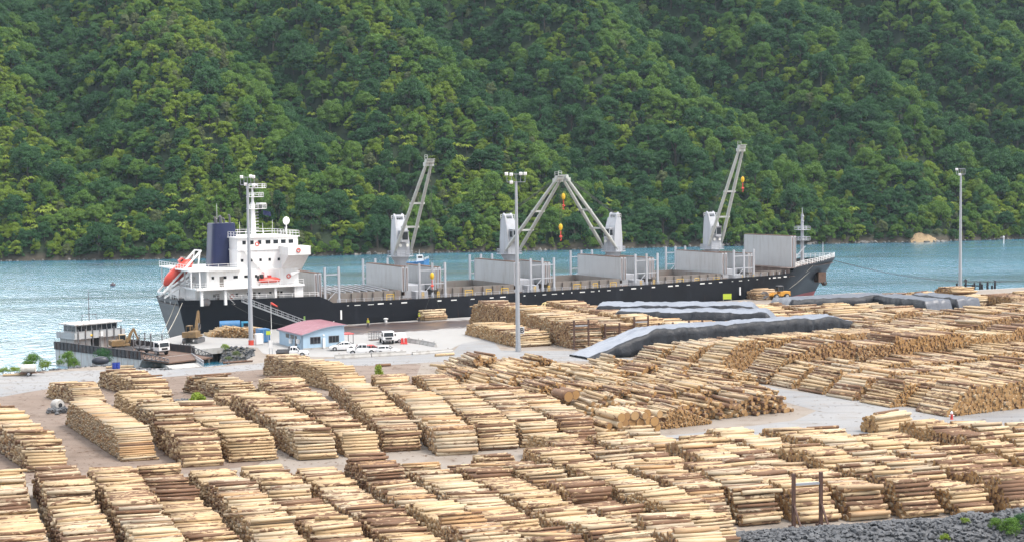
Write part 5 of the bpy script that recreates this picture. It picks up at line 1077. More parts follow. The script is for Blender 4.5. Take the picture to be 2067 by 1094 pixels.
def b_tank(t, L, h):
    mb = MB(); mb.M = Matrix.Translation((0, 0, 1.75)); mb.tube((-L/2, 0, 0), (L/2-1.8, 0, 0), .85, .85, 16); mb.build('tank', M_BLUE, t, smooth=True)
    for x in (-L/2+.6, L/2-2.6): mb = MB(); mb.box(x-.15, x+.15, -.7, .7, .8, 1.3); mb.build('cradle', M_DKGREY, t)
def b_flat(t, L, h):
    mb = MB(); mb.box(-L/2, L/2-1.7, -h, h, .8, .95); mb.build('deck', M_DKGREY, t)
truck('white truck facing the camera beside the red water barriers', at(780, 692), R(-75), M_CARW, b_flat, 4.8)
t = thing('box_trailer', 'small white box trailer behind the red water barriers', 'trailer', at(803, 691), R(20)); mb = MB(); mb.box(-1.3, 1.3, -.9, .9, .45, 1.75); mb.build('body', M_CARW, t, bevel=.05)
for s in (-1, 1): wheel(0, s*.95, .35, t)
mb = MB(); mb.beam((1.3, 0, .5), (2.3, 0, .45), .09); mb.build('drawbar', M_DKGREY, t)
M_SKY = mat('cab_blue', (.05, .26, .42), .35, .1)
truck('blue tanker truck parked beside the hull behind the loose log pile', at(474, 673.5), R(14), M_SKY, b_tank, 5.6, 2.0, 'tanker_truck', 'tanker')
# excavators
M_EXC = mat('old_yellow', (.22, .14, .06), .6, .3, .9, dirt=(.10, .07, .05), dirt_amt=.8)
def excavator(label, p, rz, boom, m_=M_EXC, s=1.0, m2=None, cat='excavator'):
    t = thing('excavator', label, cat, p, rz); t.scale = (s, s, s)
    for y in (-1.1, 1.1):
        mb = MB(); mb.prism([(-1.7, .15), (-1.45, 0), (1.45, 0), (1.7, .15), (1.75, .5), (1.45, .8), (-1.45, .8), (-1.75, .5)], y-.3, y+.3, None, 'y')
        for k in range(12): x = -1.5+k*.27; mb.box(x, x+.08, y-.33, y+.33, .8, .85); mb.box(x, x+.08, y-.33, y+.33, -.03, 0)
        mb.build('track', M_DKGREY, t)
    mb = MB(); mb.tube((0, 0, .6), (0, 0, 1.0), .7, .7, 12); mb.build('turntable', M_DKGREY, t)
    mb = MB(); mb.box(-1.9, 1.2, -1.2, 1.2, 1.0, 1.35); mb.box(-1.9, .2, -1.2, .35, 1.35, 2.1); mb.box(-2.1, -1.2, -1.25, 1.25, 1.05, 2.0); mb.tube((-1.0, -.6, 2.1), (-1.0, -.6, 2.6), .08, .08, 6); mb.build('house', m_, t, bevel=.05)
    mb = MB(); mb.prism([(-.4, 1.35), (1.15, 1.35), (1.2, 2.0), (.8, 2.95), (-.4, 2.95)], .4, 1.2, None, 'y'); cb = mb.build('cab', m2 or m_, t, bevel=.04)
    mb = MB(); mb.box(-.25, .75, 1.2, 1.215, 1.9, 2.8); mb.box(-.25, .75, .385, .4, 1.9, 2.8); mb.add([(1.215, .5, 2.0), (1.215, 1.1, 2.0), (.84, 1.1, 2.85), (.84, .5, 2.85)], [(0, 1, 2, 3)]); mb.box(-.415, -.4, .5, 1.1, 1.9, 2.8); mb.build('cab_window', M_GLASS, cb)
    A_, B_, C_, D_2 = [Vector((x, 0, z)) for x, z in boom]
    mb = MB(); mb.beam(A_, A_.lerp(B_, .55)+Vector((0, 0, .25)), .34, .5); mb.beam(A_.lerp(B_, .5)+Vector((0, 0, .25)), B_, .32, .42); mb.tube(A_+Vector((.5, -.25, -.1)), A_.lerp(B_, .6), .07, .07, 6); mb.build('boom', m_, t)
    mb = MB(); mb.beam(B_, C_, .28, .34); mb.tube(A_.lerp(B_, .6)+Vector((0, 0, .4)), B_.lerp(C_, .05)+Vector((0, 0, .3)), .06, .06, 6); mb.build('arm', m_, t)
    mb = MB(); d_ = (C_-B_).normalized()
    for k in (-1, 1):
        mb.path([C_, C_+Vector((k*.5, 0, -.45)), C_+Vector((k*.45, 0, -1.0)), C_+Vector((k*.1, 0, -1.25))], .12, 6); mb.path([C_+Vector((0, .25, 0)), C_+Vector((k*.5, .25, -.45)), C_+Vector((k*.45, .25, -1.0)), C_+Vector((k*.1, .25, -1.25))], .1, 6)
    mb.build('grapple', M_DKGREY, t); return t
excavator('old rusty yellow excavator with raised boom standing on the quay', at(391, 691), R(80), ((.9, 1.5), (2.4, 5.2), (2.6, 3.2), (2.6, 3.2)), s=1.05)
# ---------------------------------------------------------------- the landing barge
bo = at(113, 703.5, .3); bq = at(297, 726, .3); BR = face(bo, bq); LB = 25.5
bg_ = thing('barge', 'landing barge with black bulwarks and grey wheelhouse beside the concrete ramp', 'barge', (bo.x, bo.y, 0), BR)
M_HULLW = mat('barge_white', (.62, .63, .62), .6, .1, .4, dirt=(.22, .09, .04), dirt_amt=.75, streak=True)
M_BLK = mat('bulwark_black', (.025, .025, .03), .6, .3, .7, dirt=(.13, .06, .035), dirt_amt=.6, streak=True)
WB = 10.4
mb = MB(); pr = [(-.3, .25), (0, -3.2), (LB-4.5, -3.2), (LB-1.0, -1.3), (LB+.2, .25)]
mb.prism(pr, 0, WB, None, 'y'); mb.build('hull', M_HULLW, bg_)
mb = MB(); mb.box(-.45, LB, -.12, .06, .22, 1.5); mb.box(-.45, -.25, -.1, WB+.1, .22, 1.5); mb.box(-.45, LB, WB-.06, WB+.12, .22, 1.5)
for k in range(22): x = .3+k*1.15; mb.box(x, x+.1, -.2, -.12, .25, 1.5)
mb.box(-.5, LB+.05, -.16, .1, 1.5, 1.58); mb.build('bulwark', M_BLK, bg_)
mb = MB(); mb.box(0, LB, .2, WB-.2, .2, .3); mb.build('deck', M_RUSTY, bg_)
M_WH = mat('wheelhouse_grey', (.45, .47, .48), .55, .1, .5, dirt=(.3, .2, .14), dirt_amt=.35, streak=True)
mb = MB(); mb.box(.3, 4.6, .7, WB-.6, .3, 2.2); mb.build('lower_house', M_HULLW, bg_)
mb = MB(); mb.box(-.1, 5.6, .2, WB-.1, 2.2, 2.32); mb.box(-.1, 5.6, .2, .28, 2.32, 3.3); mb.box(5.5, 5.6, .2, WB-.1, 2.32, 3.3); mb.box(-.1, 5.6, WB-.18, WB-.1, 2.32, 3.3); mb.build('gallery', M_WH, bg_)
wh = MB(); wh.box(.8, 4.6, 1.1, WB-1.0, 2.32, 4.55); who = wh.build('wheelhouse', M_WH, bg_)
mb = MB()
for k in range(8): y = 1.3+k*1.0; mb.box(4.6, 4.63, y, y+.86, 3.45, 4.35)
for k in range(3): x = 1.0+k*1.2; mb.box(x, x+1.0, 1.07, 1.1, 3.45, 4.35)
mb.build('window', M_GLASS, who)
mb = MB(); mb.box(.2, 5.3, .5, WB-.4, 4.55, 4.75); mb.build('roof', M_HULLW, bg_)
mb = MB()
for k in range(7): y = .9+k*1.42; mb.beam((5.7, y, .3), (5.7, y, 3.9), .16)
mb.build('gallery_strut', M_DKGREY, bg_)
mb = MB(); mb.tube((2.4, 5.2, 4.75), (2.4, 5.2, 10.4), .09, .04, 6); mb.beam((2.4, 3.6, 6.0), (2.4, 6.8, 6.0), .08); mb.beam((2.4, 3.6, 4.75), (2.4, 3.9, 6.0), .08); mb.beam((2.4, 6.8, 4.75), (2.4, 6.5, 6.0), .08)
for z in (7.0, 8.6, 9.6): mb.beam((2.4, 4.8, z), (2.4, 5.6, z+.15), .06)
mb.build('mast', M_DKGREY, bg_)
mb = MB(); mb.box(4.62, 4.66, 4.0, 5.6, .35, 2.1); mb.build('door', M_BLACK, bg_)
mb = MB(); mb.box(5.62, 5.7, 5.0, 5.8, 2.4, 3.2); mb.build('sign_panel', M_WHITE, bg_); mb = MB(); mb.ball((5.3, 3.6, 2.7), (.5, .4, .3), 8); mb.build('life_raft', M_YELLOW, bg_)
# bow ramp of the barge with its truss sides
mb = MB(); rp = [(LB-.2, .4, .25), (LB-.2, WB-.4, .25), (LB+6.2, WB-.9, .12), (LB+6.2, .9, .12)]
mb.add(rp+[(x, y, z-.2) for x, y, z in rp], [(0, 1, 2, 3), (7, 6, 5, 4), (0, 3, 7, 4), (1, 5, 6, 2), (2, 6, 7, 3)])
mb.build('bow_ramp', M_RUSTY, bg_)
mb = MB()
for y0, y1 in ((.4, .9), (WB-.4, WB-.9)):
    A_, B_ = Vector((LB-.2, y0, .3)), Vector((LB+6.2, y1, .2)); up_ = Vector((0, 0, 1.1)); mb.beam(A_+up_, B_+up_*.4, .12); mb.beam(A_, B_, .12)
    for k in range(7): q = A_.lerp(B_, k/6); mb.beam(q, q+up_*(1-.6*k/6), .09); 
    for k in range(6): mb.beam(A_.lerp(B_, k/6), A_.lerp(B_, (k+1)/6)+up_*(1-.6*(k+1)/6), .07)
mb.build('ramp_truss', M_DKGREY, bg_)
toB = Matrix.Translation((bo.x, bo.y, 0)) @ Matrix.Rotation(BR, 4, 'Z')
excavator('brown excavator standing on the barge deck in front of the wheelhouse', toB @ Vector((12.5, 5.0, .3)), BR+R(70), ((.9, 1.5), (2.2, 3.9), (2.9, 2.0), (2.9, 2.0)), s=.95, m2=mat('cab_tan', (.40, .31, .2), .5, .15))
def b_log(t, L, h):
    mb = MB(); mb.box(-L/2, L/2-1.7, -h+.2, h-.2, .8, .95); mb.build('deck', M_DKGREY, t)
    for x in (-L/2+.3, -L/2+1.9, L/2-2.1):
        mb = MB(); mb.box(x-.12, x+.12, -h, h, .95, 1.15)
        for y in (-h, h): mb.beam((x, y, 1.0), (x, y*1.03, 3.3), .15)
        mb.build('bolster', M_DKGREY, t)
truck('white logging truck with upright stakes at the bow of the barge', toB @ Vector((20.5, 5.4, .3)), BR+R(3), M_CARW, b_log, 7.0, 2.3, 'logging_truck')
# concrete slipway and rails
mb = MB(); q = [at(345, 744, .01), at(411, 740, .01), at(374, 716.5, -1.3), at(308, 720, -1.3)]
mb.add([tuple(v+Vector((0, 0, .03))) for v in q]+[tuple(v-Vector((0, 0, 2.5))) for v in q], [(0, 1, 2, 3), (0, 4, 5, 1), (1, 5, 6, 2), (2, 6, 7, 3), (3, 7, 4, 0)]); o = mb.build('slipway', M_CONC); o['kind'] = 'structure'
t = thing('slipway_rail', 'white pipe handrail along the right side of the concrete slipway', 'handrail', at(411, 740)); b0 = at(411, 740); mb = MB(); mb.rail([Vector((0, 0, 0)), at(372, 714, -1.1)-b0], .95, .05, 1.8); mb.build('rail', M_GALV, t)
t = thing('timber_fender', 'dark timber fender frame standing left of the slipway rail', 'fender', at(360, 712, -1.2), R(29)); mb = MB()
for k in range(5): mb.tube((k*.5, 0, -1.5), (k*.5, 0, 1.6), .14, .14, 7)
for z in (.3, 1.3): mb.beam((-.2, -.2, z), (2.3, -.2, z), .2)
mb.build('frame', M_DKGREY, t)
# ---------------------------------------------------------------- shore clutter on the left
t = thing('water_tank_trailer', 'white water tank on a rusty trailer standing at the shore', 'tank trailer', at(58, 758), R(8)); mb = MB(); mb.M = Matrix.Translation((0, 0, 1.15)); mb.tube((-1.05, 0, 0), (1.05, 0, 0), .62, .62, 14); mb.build('tank', mat('tank_white', (.62, .60, .54), .6, .1, .8, dirt=(.3, .22, .15), dirt_amt=.5), t, smooth=True)
mb = MB(); mb.box(-1.3, 1.3, -.5, .5, .42, .56); mb.beam((1.3, 0, .5), (2.3, 0, .4), .1); mb.build('chassis', M_RUSTY, t)
for s in (-1, 1): wheel(.1, s*.6, .34, t)
t = thing('timber_beam', 'long pale timber beam lying beside the water tank trailer', 'timber', at(6, 759), R(8)); mb = MB(); mb.tube((0, 0, .2), (3.6, 0, .22), .2, .18, 9); mb.build('beam', M_BARE, t)
t = thing('dinghy', 'dark upturned dinghy lying by the bushes near the barge', 'dinghy', at(203, 735), R(15)); mb = MB(); boat_shell(mb, 2.7, 1.3, 1.5); o = mb.build('hull', mat('dark_hull', (.03, .035, .05), .4), t, smooth=True); o.location.z = .55; mb = MB(); mb.tube((-1.2, 0, .55), (1.2, 0, .55), .05, .05, 5); mb.build('keel_strip', M_GALV, t)
def barrel(px, py, m_, lab): 
    t = thing('barrel', lab, 'barrel', at(px, py), 0, 'barrels by the slipway'); mb = MB(); mb.lathe([(.32, 0), (.34, .03), (.34, .32), (.36, .34), (.34, .36), (.34, .64), (.36, .66), (.34, .68), (.34, .97), (.3, 1.0)], n=14); mb.build('drum', m_, t, smooth=True); mb = MB(); mb.lathe([(.3, 1.0), (.3, 1.02)], n=14); mb.build('lid', M_BLACK, t)
M_DRUM = mat('drum_blue', (.02, .05, .30), .4, .1)
barrel(231, 744, M_DRUM, 'dark blue barrel at left of the pair by the driftwood'); barrel(238, 743.5, M_DRUM, 'dark blue barrel at right of the pair by the driftwood')
for px, py, L_, a_, lab in ((214, 743, 4.2, 10, 'weathered timber lying left of the blue barrels'), (243, 746, 2.6, -20, 'short weathered timber lying right of the blue barrels'), (450, 734, 4.8, 22, 'rusty pipe lying along the road beside the rock bank')):
    t = thing('driftwood', lab, 'timber', at(px, py), R(a_), 'timbers by the shore'); mb = MB(); mb.tube((0, 0, .18), (L_, .2, .2), .18, .15, 8); mb.tube((.3, .4, .15), (L_*.8, .1, .34), .12, .1, 7); mb.build('timber', M_BARE if px < 400 else M_RUSTY, t)
t = thing('concrete_drum', 'grey concrete pipe section with a round dark hole on the dirt yard', 'pipe', at(116, 828), R(-35)); mb = MB(); mb.M = Matrix.Translation((0, 0, .72)) @ Matrix.Rotation(R(90), 4, 'Y'); mb.lathe([(.3, -.55), (.68, -.5), (.76, -.2), (.76, .3), (.68, .55), (.34, .6)], n=16); mb.build('shell', M_CONC, t, smooth=True); mb = MB(); mb.M = Matrix.Translation((0, 0, .72)) @ Matrix.Rotation(R(90), 4, 'Y'); mb.lathe([(.3, .59), (.3, .615)], n=14); mb.build('opening', M_BLACK, t)
# ---------------------------------------------------------------- rocks
def rocks(name, label, n, region, r0, r1, mound=None, m_=None):
    mb = MB()
    for _ in range(n):
        x, y, z = region(); r_ = random.uniform(r0, r1)*random.uniform(.6, 1.0); rock(mb, (x, y, z+r_*.15), r_)
    o = mb.build(name, m_ or M_RKB); return tag(o, label, 'rocks', kind='stuff')
M_RKB = groundmat('blue_rock', (.085, .09, .098), (.145, .15, .158), (.04, .043, .047), 1.1, .85)
def alongpx(pts, w_, zf=lambda: 0):
    P_ = [at(*p) for p in pts]
    def f():
        k = random.randrange(len(P_)-1); q = P_[k].lerp(P_[k+1], random.random()); return q.x+random.gauss(0, w_), q.y+random.gauss(0, w_), zf()
    return f
rocks('rock_strip', 'low strip of grey rocks behind the long pale stack', 260, alongpx(((110, 833), (150, 826), (222, 822)), .7, lambda: random.uniform(0, .4)), .15, .45)
rocks('rubble_strip', 'low strip of grey rubble beside the bright green bush', 150, alongpx(((318, 815), (360, 812), (400, 810)), .6, lambda: random.uniform(0, .3)), .15, .4)
def inlet():
    k = random.random(); i = random.randrange(len(rock_edge)-1); a_, b_2 = Vector(rock_edge[i]), Vector(rock_edge[i+1]); q = a_.lerp(b_2, random.random()); d_ = (b_2-a_).normalized(); nr = Vector((-d_.y, d_.x)); q = q+nr*3.2*k; return q.x, q.y, -4.5*k+.05
rocks('rock_bank', 'grey rocks facing the bank of the inlet below the quay', 300, inlet, .2, .55)
def leftshore():
    i = random.randrange(4, len(shore)-1); a_, b_2 = Vector(shore[i]), Vector(shore[i+1]); q = a_.lerp(b_2, random.random()); d_ = (b_2-a_).normalized(); nr = Vector((-d_.y, d_.x)); k = random.uniform(-.15, .6); q = q+nr*5*k; return q.x, q.y, -4.0*max(0, k)+.02
rocks('shore_stones', 'dark stones and debris along the left shoreline', 420, leftshore, .12, .5)
# big rock heap in the right foreground
hp0, hp1 = at(1330, 1104), at(2120, 1062)
def heap_h(x, y):
    q = (x-hp0.x)/(hp1.x-hp0.x+8); base = hp0.y+(hp1.y-hp0.y)*q; d_ = abs(y-base+1.2)/4.2; return max(0, (1-d_**1.6))*(.5+1.5*max(0, min(1, q*1.25)))*(.8+.4*vnoise(x*.5, y*.5, 8)) if -.1 < q < 1.3 else 0
def heap():
    while True:
        x = random.uniform(hp0.x-2, hp1.x+9); q = (x-hp0.x)/(hp1.x-hp0.x+8); y = hp0.y+(hp1.y-hp0.y)*q+random.uniform(-6, 3.2); z = heap_h(x, y)
        if z > .02: return x, y, z
rocks('rock_heap', 'long heap of broken blue grey rock along the front right edge of the yard', 4600, heap, .11, .38)
mb = MB(); gx = np.linspace(hp0.x-4, hp1.x+10, 60); rws = []
for j in range(14): rws.append([(x, hp0.y+(hp1.y-hp0.y)*((x-hp0.x)/(hp1.x-hp0.x+8))-6.5+j*.8, heap_h(x, hp0.y+(hp1.y-hp0.y)*((x-hp0.x)/(hp1.x-hp0.x+8))-6.5+j*.8)-.08) for x in gx])
mb.loft(rws, False, False); o = mb.build('rock_mound', M_RKB); o['kind'] = 'structure'
# ---------------------------------------------------------------- bushes, sapling, weeds
def bush_mesh(name, key, R_, H, seed, n=14, leaf=.16, per=70): return tree_mesh(name, key, H, R_, n*2, R_*.36, leaf=leaf, per=per, seed=seed, full=True, flat=1.0)
BM = {k: bush_mesh('bush', k, 1.3, 1.8, i+40) for i, k in enumerate(('mid', 'light', 'dark', 'grey'))}
def bush(px, py, key, s, lab, sz=1.0, p=None):
    o = bpy.data.objects.new('bush', BM[key]); C.objects.link(o); o.location = (p or at(px, py))-Vector((0, 0, .15)); o.scale = (s, s, s*sz); o.rotation_euler = (0, 0, random.uniform(0, 6)); tag(o, lab, 'bush')
for a_ in ((66, 744, 'mid', 1.25, 'green bush directly behind the white water tank trailer'), (92, 744, 'light', .75, 'small pale bush just right of the water tank trailer'), (30, 750, 'light', .7, 'low yellowish bush left of the water tank trailer', .7), (6, 752, 'light', .7, 'low yellowish bush at the left edge of the shore', .7),
           (138, 738, 'mid', 1.1, 'dense green bush in front of the barge\'s stern', 1.1), (150, 739, 'mid', .7, 'small green bush beside the bigger bush at the barge\'s stern'), (209, 731, 'dark', 1.05, 'dark green bush above the dinghy against the barge hull', 1.2),
           (455, 703, 'light', .5, 'weedy green bush at the quay corner above the rocks'), (478, 716, 'grey', .7, 'grey green scrub on the rock bank of the inlet', .6), (462, 724, 'grey', .6, 'low scrub near the bottom of the rock bank', .5)): bush(*a_)
t = bpy.data.objects.new('bush', bush_mesh('bright_bush', 'fern', 1.0, 1.3, 55, leaf=.22)); C.objects.link(t); t.location = at(400, 816); t.scale = (1.1, 1.1, 1.0); tag(t, 'bright green bush beside the rubble strip among log stacks', 'bush')
t = bpy.data.objects.new('sapling', tree_mesh('sapling', 'fern', 2.6, .75, 26, .38, cone=.75, leaf=.2, per=55, seed=60, flat=1.6)); C.objects.link(t); t.location = at(766, 779); tag(t, 'bright green conifer sapling standing alone in front of the jumbled heap', 'sapling')
for i, (px, py, z, key, s, lab) in enumerate(((2040, 1072, 1.5, 'mid', .75, 'yellow green bush on the rocks in the bottom right corner'), (2010, 1062, 1.9, 'mid', .5, 'small green bush on top of the rock heap'), (2064, 1060, 1.2, 'dark', .7, 'dark green bush at the right edge above the rocks'), (1905, 1088, 1.0, 'light', .35, 'tuft of yellow weeds growing between the foreground rocks'), (1948, 1052, 1.9, 'light', .3, 'little yellow tuft along the top of the rock heap'))): 
    for _ in range(8): q_ = at(px, py, z); z = max(.1, .5*z+.5*heap_h(q_.x, q_.y))
    bush(px, py, key, s, lab, .8, at(px, py, z))
# ---------------------------------------------------------------- tarpaulins
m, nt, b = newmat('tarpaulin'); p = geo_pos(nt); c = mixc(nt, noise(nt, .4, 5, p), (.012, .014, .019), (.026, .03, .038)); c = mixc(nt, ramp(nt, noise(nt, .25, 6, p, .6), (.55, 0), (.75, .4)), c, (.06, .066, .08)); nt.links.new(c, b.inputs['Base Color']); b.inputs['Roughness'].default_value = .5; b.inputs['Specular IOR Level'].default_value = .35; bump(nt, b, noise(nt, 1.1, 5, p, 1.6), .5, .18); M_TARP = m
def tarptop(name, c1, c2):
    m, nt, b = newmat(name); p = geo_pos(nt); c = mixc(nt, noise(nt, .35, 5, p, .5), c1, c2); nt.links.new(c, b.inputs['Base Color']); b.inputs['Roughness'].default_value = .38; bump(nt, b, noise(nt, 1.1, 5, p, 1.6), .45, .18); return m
M_TOPL, M_TOPD = tarptop('pale_sheen_tarpaulin', (.15, .17, .21), (.24, .265, .31)), tarptop('dull_sheen_tarpaulin', (.06, .07, .09), (.14, .155, .185))  # paler tops: sky sheen painted into the tarpaulin colour
def tarp(label, o, e, a, L_, W_2, H, prof, front=.25, seed=0, top=None):
    """sheet lying over a pile: e along, a across; hangs down both long sides"""
    o = Vector((*o[:2], 0)); e = Vector((*e[:2], 0)).normalized(); a = Vector((*a[:2], 0)).normalized(); nu, nv = int(L_/.32), 22; V = []
    for i in range(nu+1):
        x = L_*i/nu; h = prof(x/L_)*H
        for j in range(nv+1):
            v = j/nv; side = min(v, 1-v)*nv
            if side < 3: z = h*(.12+(1-.12)*(side/3)**.8)*(1-front) + h*front*min(1, side/3); yy = (-.55+.55*side/3) if v < .5 else W_2+.55-.55*side/3
            else: z = h*(1+.05*math.sin(math.pi*v)); yy = W_2*(j-3)/(nv-6)
            n_ = vnoise(x*.55, j*.45, seed)-.5; n2_ = vnoise(x*1.5, j*.8+7, seed+1)-.5
            fold = .3*math.sin(x*1.15+2*vnoise(x*.3, 1, seed)*3)+.34*abs(math.sin(x*2.1+4*vnoise(x*.4, 3, seed))) if side < 3 else 0
            q = o+e*(x+n2_*.25)+a*(yy+(fold*(1 if v < .5 else -1))*(1-side/3 if side < 3 else 0)+n2_*.15)
            V.append((q.x, q.y, max(.05, z+(n_*.42+n2_*.16)*min(1, h/2)*(1 if side >= 2 else .4))))
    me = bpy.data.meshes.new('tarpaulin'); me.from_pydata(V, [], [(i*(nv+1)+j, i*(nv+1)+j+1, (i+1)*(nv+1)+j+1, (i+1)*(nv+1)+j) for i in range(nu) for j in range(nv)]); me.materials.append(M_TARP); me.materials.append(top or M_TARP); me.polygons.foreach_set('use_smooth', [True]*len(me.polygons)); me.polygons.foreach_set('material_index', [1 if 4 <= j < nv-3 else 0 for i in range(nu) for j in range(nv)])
    ob = bpy.data.objects.new('tarpaulin', me); C.objects.link(ob); sf = ob.modifiers.new('thickness', 'SOLIDIFY'); sf.thickness = .04; return tag(ob, label, 'tarpaulin', 'black tarpaulins over log stacks')
pr1 = lambda u: min(1, .08+u*4.2)*(1 if u < .85 else 1-(u-.85)*4.5)
pr2 = lambda u: min(1, .3+u*10)*(1 if u < .92 else 1-(u-.92)*6)
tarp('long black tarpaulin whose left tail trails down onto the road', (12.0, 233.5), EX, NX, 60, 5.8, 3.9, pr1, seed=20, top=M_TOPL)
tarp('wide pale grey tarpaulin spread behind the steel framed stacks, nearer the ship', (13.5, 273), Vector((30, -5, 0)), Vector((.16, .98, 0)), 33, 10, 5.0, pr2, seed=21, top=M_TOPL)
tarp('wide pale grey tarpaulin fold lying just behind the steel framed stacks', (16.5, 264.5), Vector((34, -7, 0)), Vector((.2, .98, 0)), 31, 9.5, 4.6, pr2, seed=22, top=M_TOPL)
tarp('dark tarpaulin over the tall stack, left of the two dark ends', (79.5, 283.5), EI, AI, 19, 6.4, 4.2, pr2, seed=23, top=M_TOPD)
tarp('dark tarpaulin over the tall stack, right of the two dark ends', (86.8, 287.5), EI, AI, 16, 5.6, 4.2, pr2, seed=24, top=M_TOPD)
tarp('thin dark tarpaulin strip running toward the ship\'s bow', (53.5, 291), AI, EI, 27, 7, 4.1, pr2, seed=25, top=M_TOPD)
# ---------------------------------------------------------------- steel end frames holding stacks
M_BROWN = mat('brown_steel', (.085, .045, .035), .75, .3, 1.0, dirt=(.16, .08, .05), dirt_amt=.5)
def endframe(p0, p1, h, lab, brace=True):
    t = thing('stack_frame', lab, 'steel frame', p0, face(p0, p1), 'steel end frames holding log stacks'); w_ = (p1-p0).length
    for x in (0, w_): mb = MB(); mb.box(x-.13, x+.13, -.13, .13, 0, h); mb.box(x-.2, x+.2, -1.2, .6, 0, .14); mb.build('post', M_BROWN, t)
    mb = MB(); mb.box(.17, w_-.17, -.09, .09, h*.78, h*.78+.2); mb.build('crossbar', M_GALV if h > 4 else M_BROWN, t)
    if brace:
        mb = MB(); mb.beam((0, -1.6, .1), (0, -.15, h*.42), .14); mb.beam((w_, -1.6, .1), (w_, -.15, h*.42), .14); mb.build('brace', M_BROWN, t)
f0, f1 = at(1602, 1066), at(1657, 1062); endframe(f0, f1, 4.5, 'brown steel frame holding the near stack above the rock heap')
for (px, px2, yy, h, lab) in ((1158, 1187, 248.6, 4.9, 'leftmost brown steel frame holding the tallest far stack'), (1221, 1250, 251.4, 4.0, 'second brown steel frame from the left, on a lower far stack'), (1280, 1308, 252.9, 5.0, 'third brown steel frame from the left, on a tall far stack'), (1330, 1358, 252.4, 3.9, 'fourth brown steel frame from the left, half behind pale logs'), (1391, 1418, 253.4, 4.1, 'fifth brown steel frame from the left, nearest the black tarpaulin'), (2036, 2064, 295, 4.4, 'dark steel frame at the right edge beside the tarpaulins')):
    endframe(Vector(((px-CX)/FPX*yy*1.0, yy, 0)), Vector(((px2-CX)/FPX*(yy+.9), yy+.9, 0)), h, lab, False)
fp = at(2037, 706); endframe(fp, fp+EX*2.4, 4.0, 'single visible brown steel frame among the right hand rows', False)
# ---------------------------------------------------------------- machines near the hull
def loader(label, p, rz, m_):
    t = thing('log_loader', label, 'loader', p, rz)
    for x in (-1.3, 1.5):
        for y in (-1, 1): wheel(x, y*1.05, .7, t, .5)
    mb = MB(); mb.box(-2.4, .3, -.8, .8, .8, 1.9); mb.box(.3, 2.2, -.7, .7, .8, 1.3); mb.build('body', m_, t, bevel=.08)
    mb = MB(); mb.box(-.6, .7, -.7, .7, 1.9, 3.2); cb = mb.build('cab', M_DKGREY, t, bevel=.06); mb = MB(); mb.box(.7, .72, -.6, .6, 2.1, 3.05); mb.box(-.5, .6, -.72, -.7, 2.1, 3.05); mb.box(-.5, .6, .7, .72, 2.1, 3.05); mb.build('window', M_GLASS, cb)
    mb = MB(); 
    for y in (-.5, .5): mb.beam((1.2, y, 1.6), (3.2, y, 1.1), .22, .3)
    mb.build('lift_arm', m_, t); mb = MB()
    for y in (-.6, 0, .6): mb.path([(3.2, y, 1.1), (4.2, y, .5), (4.5, y, .4)], .1, 6); mb.path([(3.2, y, 1.2), (3.9, y, 2.0), (4.6, y, 1.5)], .1, 6)
    mb.build('grapple', M_DKGREY, t); return t
loader('orange wheeled log loader with dark cab beside the hull near the bow', at(1574, 604), R(200), mat('loader_orange', (.62, .30, .04), .5, .15))
g_ = thing('crane_grab', 'yellow log grab with curved arms lying on logs beside the hull', 'grab', at(1118, 622, 2.3), R(29)); M_GRAB = mat('grab_yellow', (.62, .50, .22), .5, .15)
mb = MB(); mb.box(-1.0, 1.0, -.5, .5, .3, .9); mb.tube((0, 0, .9), (0, 0, 1.5), .2, .2, 8); mb.build('frame', M_GRAB, g_)
for y in (-.45, .45):
    for s in (-1, 1): mb = MB(); mb.path([(s*.9, y, .6), (s*1.5, y, 1.3), (s*2.3, y, 1.1), (s*2.8, y, .3)], .13, 6); mb.build('tine', M_GRAB, g_)
t = thing('steel_crate', 'small white framed crate on logs beside the yellow log grab', 'crate', at(1157, 622, 2.2), R(29)); mb = MB()
for x in (-.7, 0, .7):
    for y in (-.5, .5): mb.beam((x, y, 0), (x, y, 1.3), .08)
for z in (.05, .7, 1.3):
    for y in (-.5, .5): mb.beam((-.7, y, z), (.7, y, z), .07)
    for x in (-.7, .7): mb.beam((x, -.5, z), (x, .5, z), .07)
mb.build('frame', M_WHITE, t); mb = MB(); mb.box(-.7, .7, -.5, .5, 0, .06); mb.build('floor', M_RUSTY, t)
sign_on_posts('lime_board', 'lime yellow panel on top of the far stack behind the lettered pole', 'board', at(1052, 632, 3.0), R(5), 1.3, .6, 1.0, M_LIME)
# old wharf piles standing in the water on the right
M_PILE = mat('old_pile', (.035, .03, .03), .9, .3)
pw = at(1950, 592, 0)
for i, (px, py, h, lab) in enumerate(((1931, 596, 3.2, 'black old pile just left of the far right light pole'), (1949, 596, 4.2, 'black old pile with a broken top right of the light pole'), (1963, 596, 2.6, 'black old pile, short one right beside the broken topped pile'), (1966.5, 596, 3.4, 'black old pile, taller of the close pair in the middle'), (1978, 597, 4.0, 'black old pile standing third from the right in the row'), (1982, 597, 2.8, 'short black old pile left of the tall thin one'), (1993, 597, 4.2, 'tall black old pile second from the right in the row'), (2002, 597, 2.2, 'lowest black old pile near the right end of the row'), (2008, 598, 4.6, 'tallest black old pile at the right end of the row'))):
    p_ = at(px, 584, -2.5); q_ = p_; h *= 1.0; t = thing('old_pile', lab, 'pile', (q_.x, q_.y, -2.6), 0, 'old wharf piles standing in the water'); mb = MB(); mb.tube((0, 0, -1.5), (.06, 0, h*.55), .32, .28, 7); mb.build('pile', M_PILE, t)
    if i == 1: mb = MB(); mb.beam((-.5, 0, h*.3), (3.6, 0, h*.25), .3); mb.ball((0, 0, h*.58), (.5, .4, .5), 7); mb.build('cross_timber', M_PILE, t)
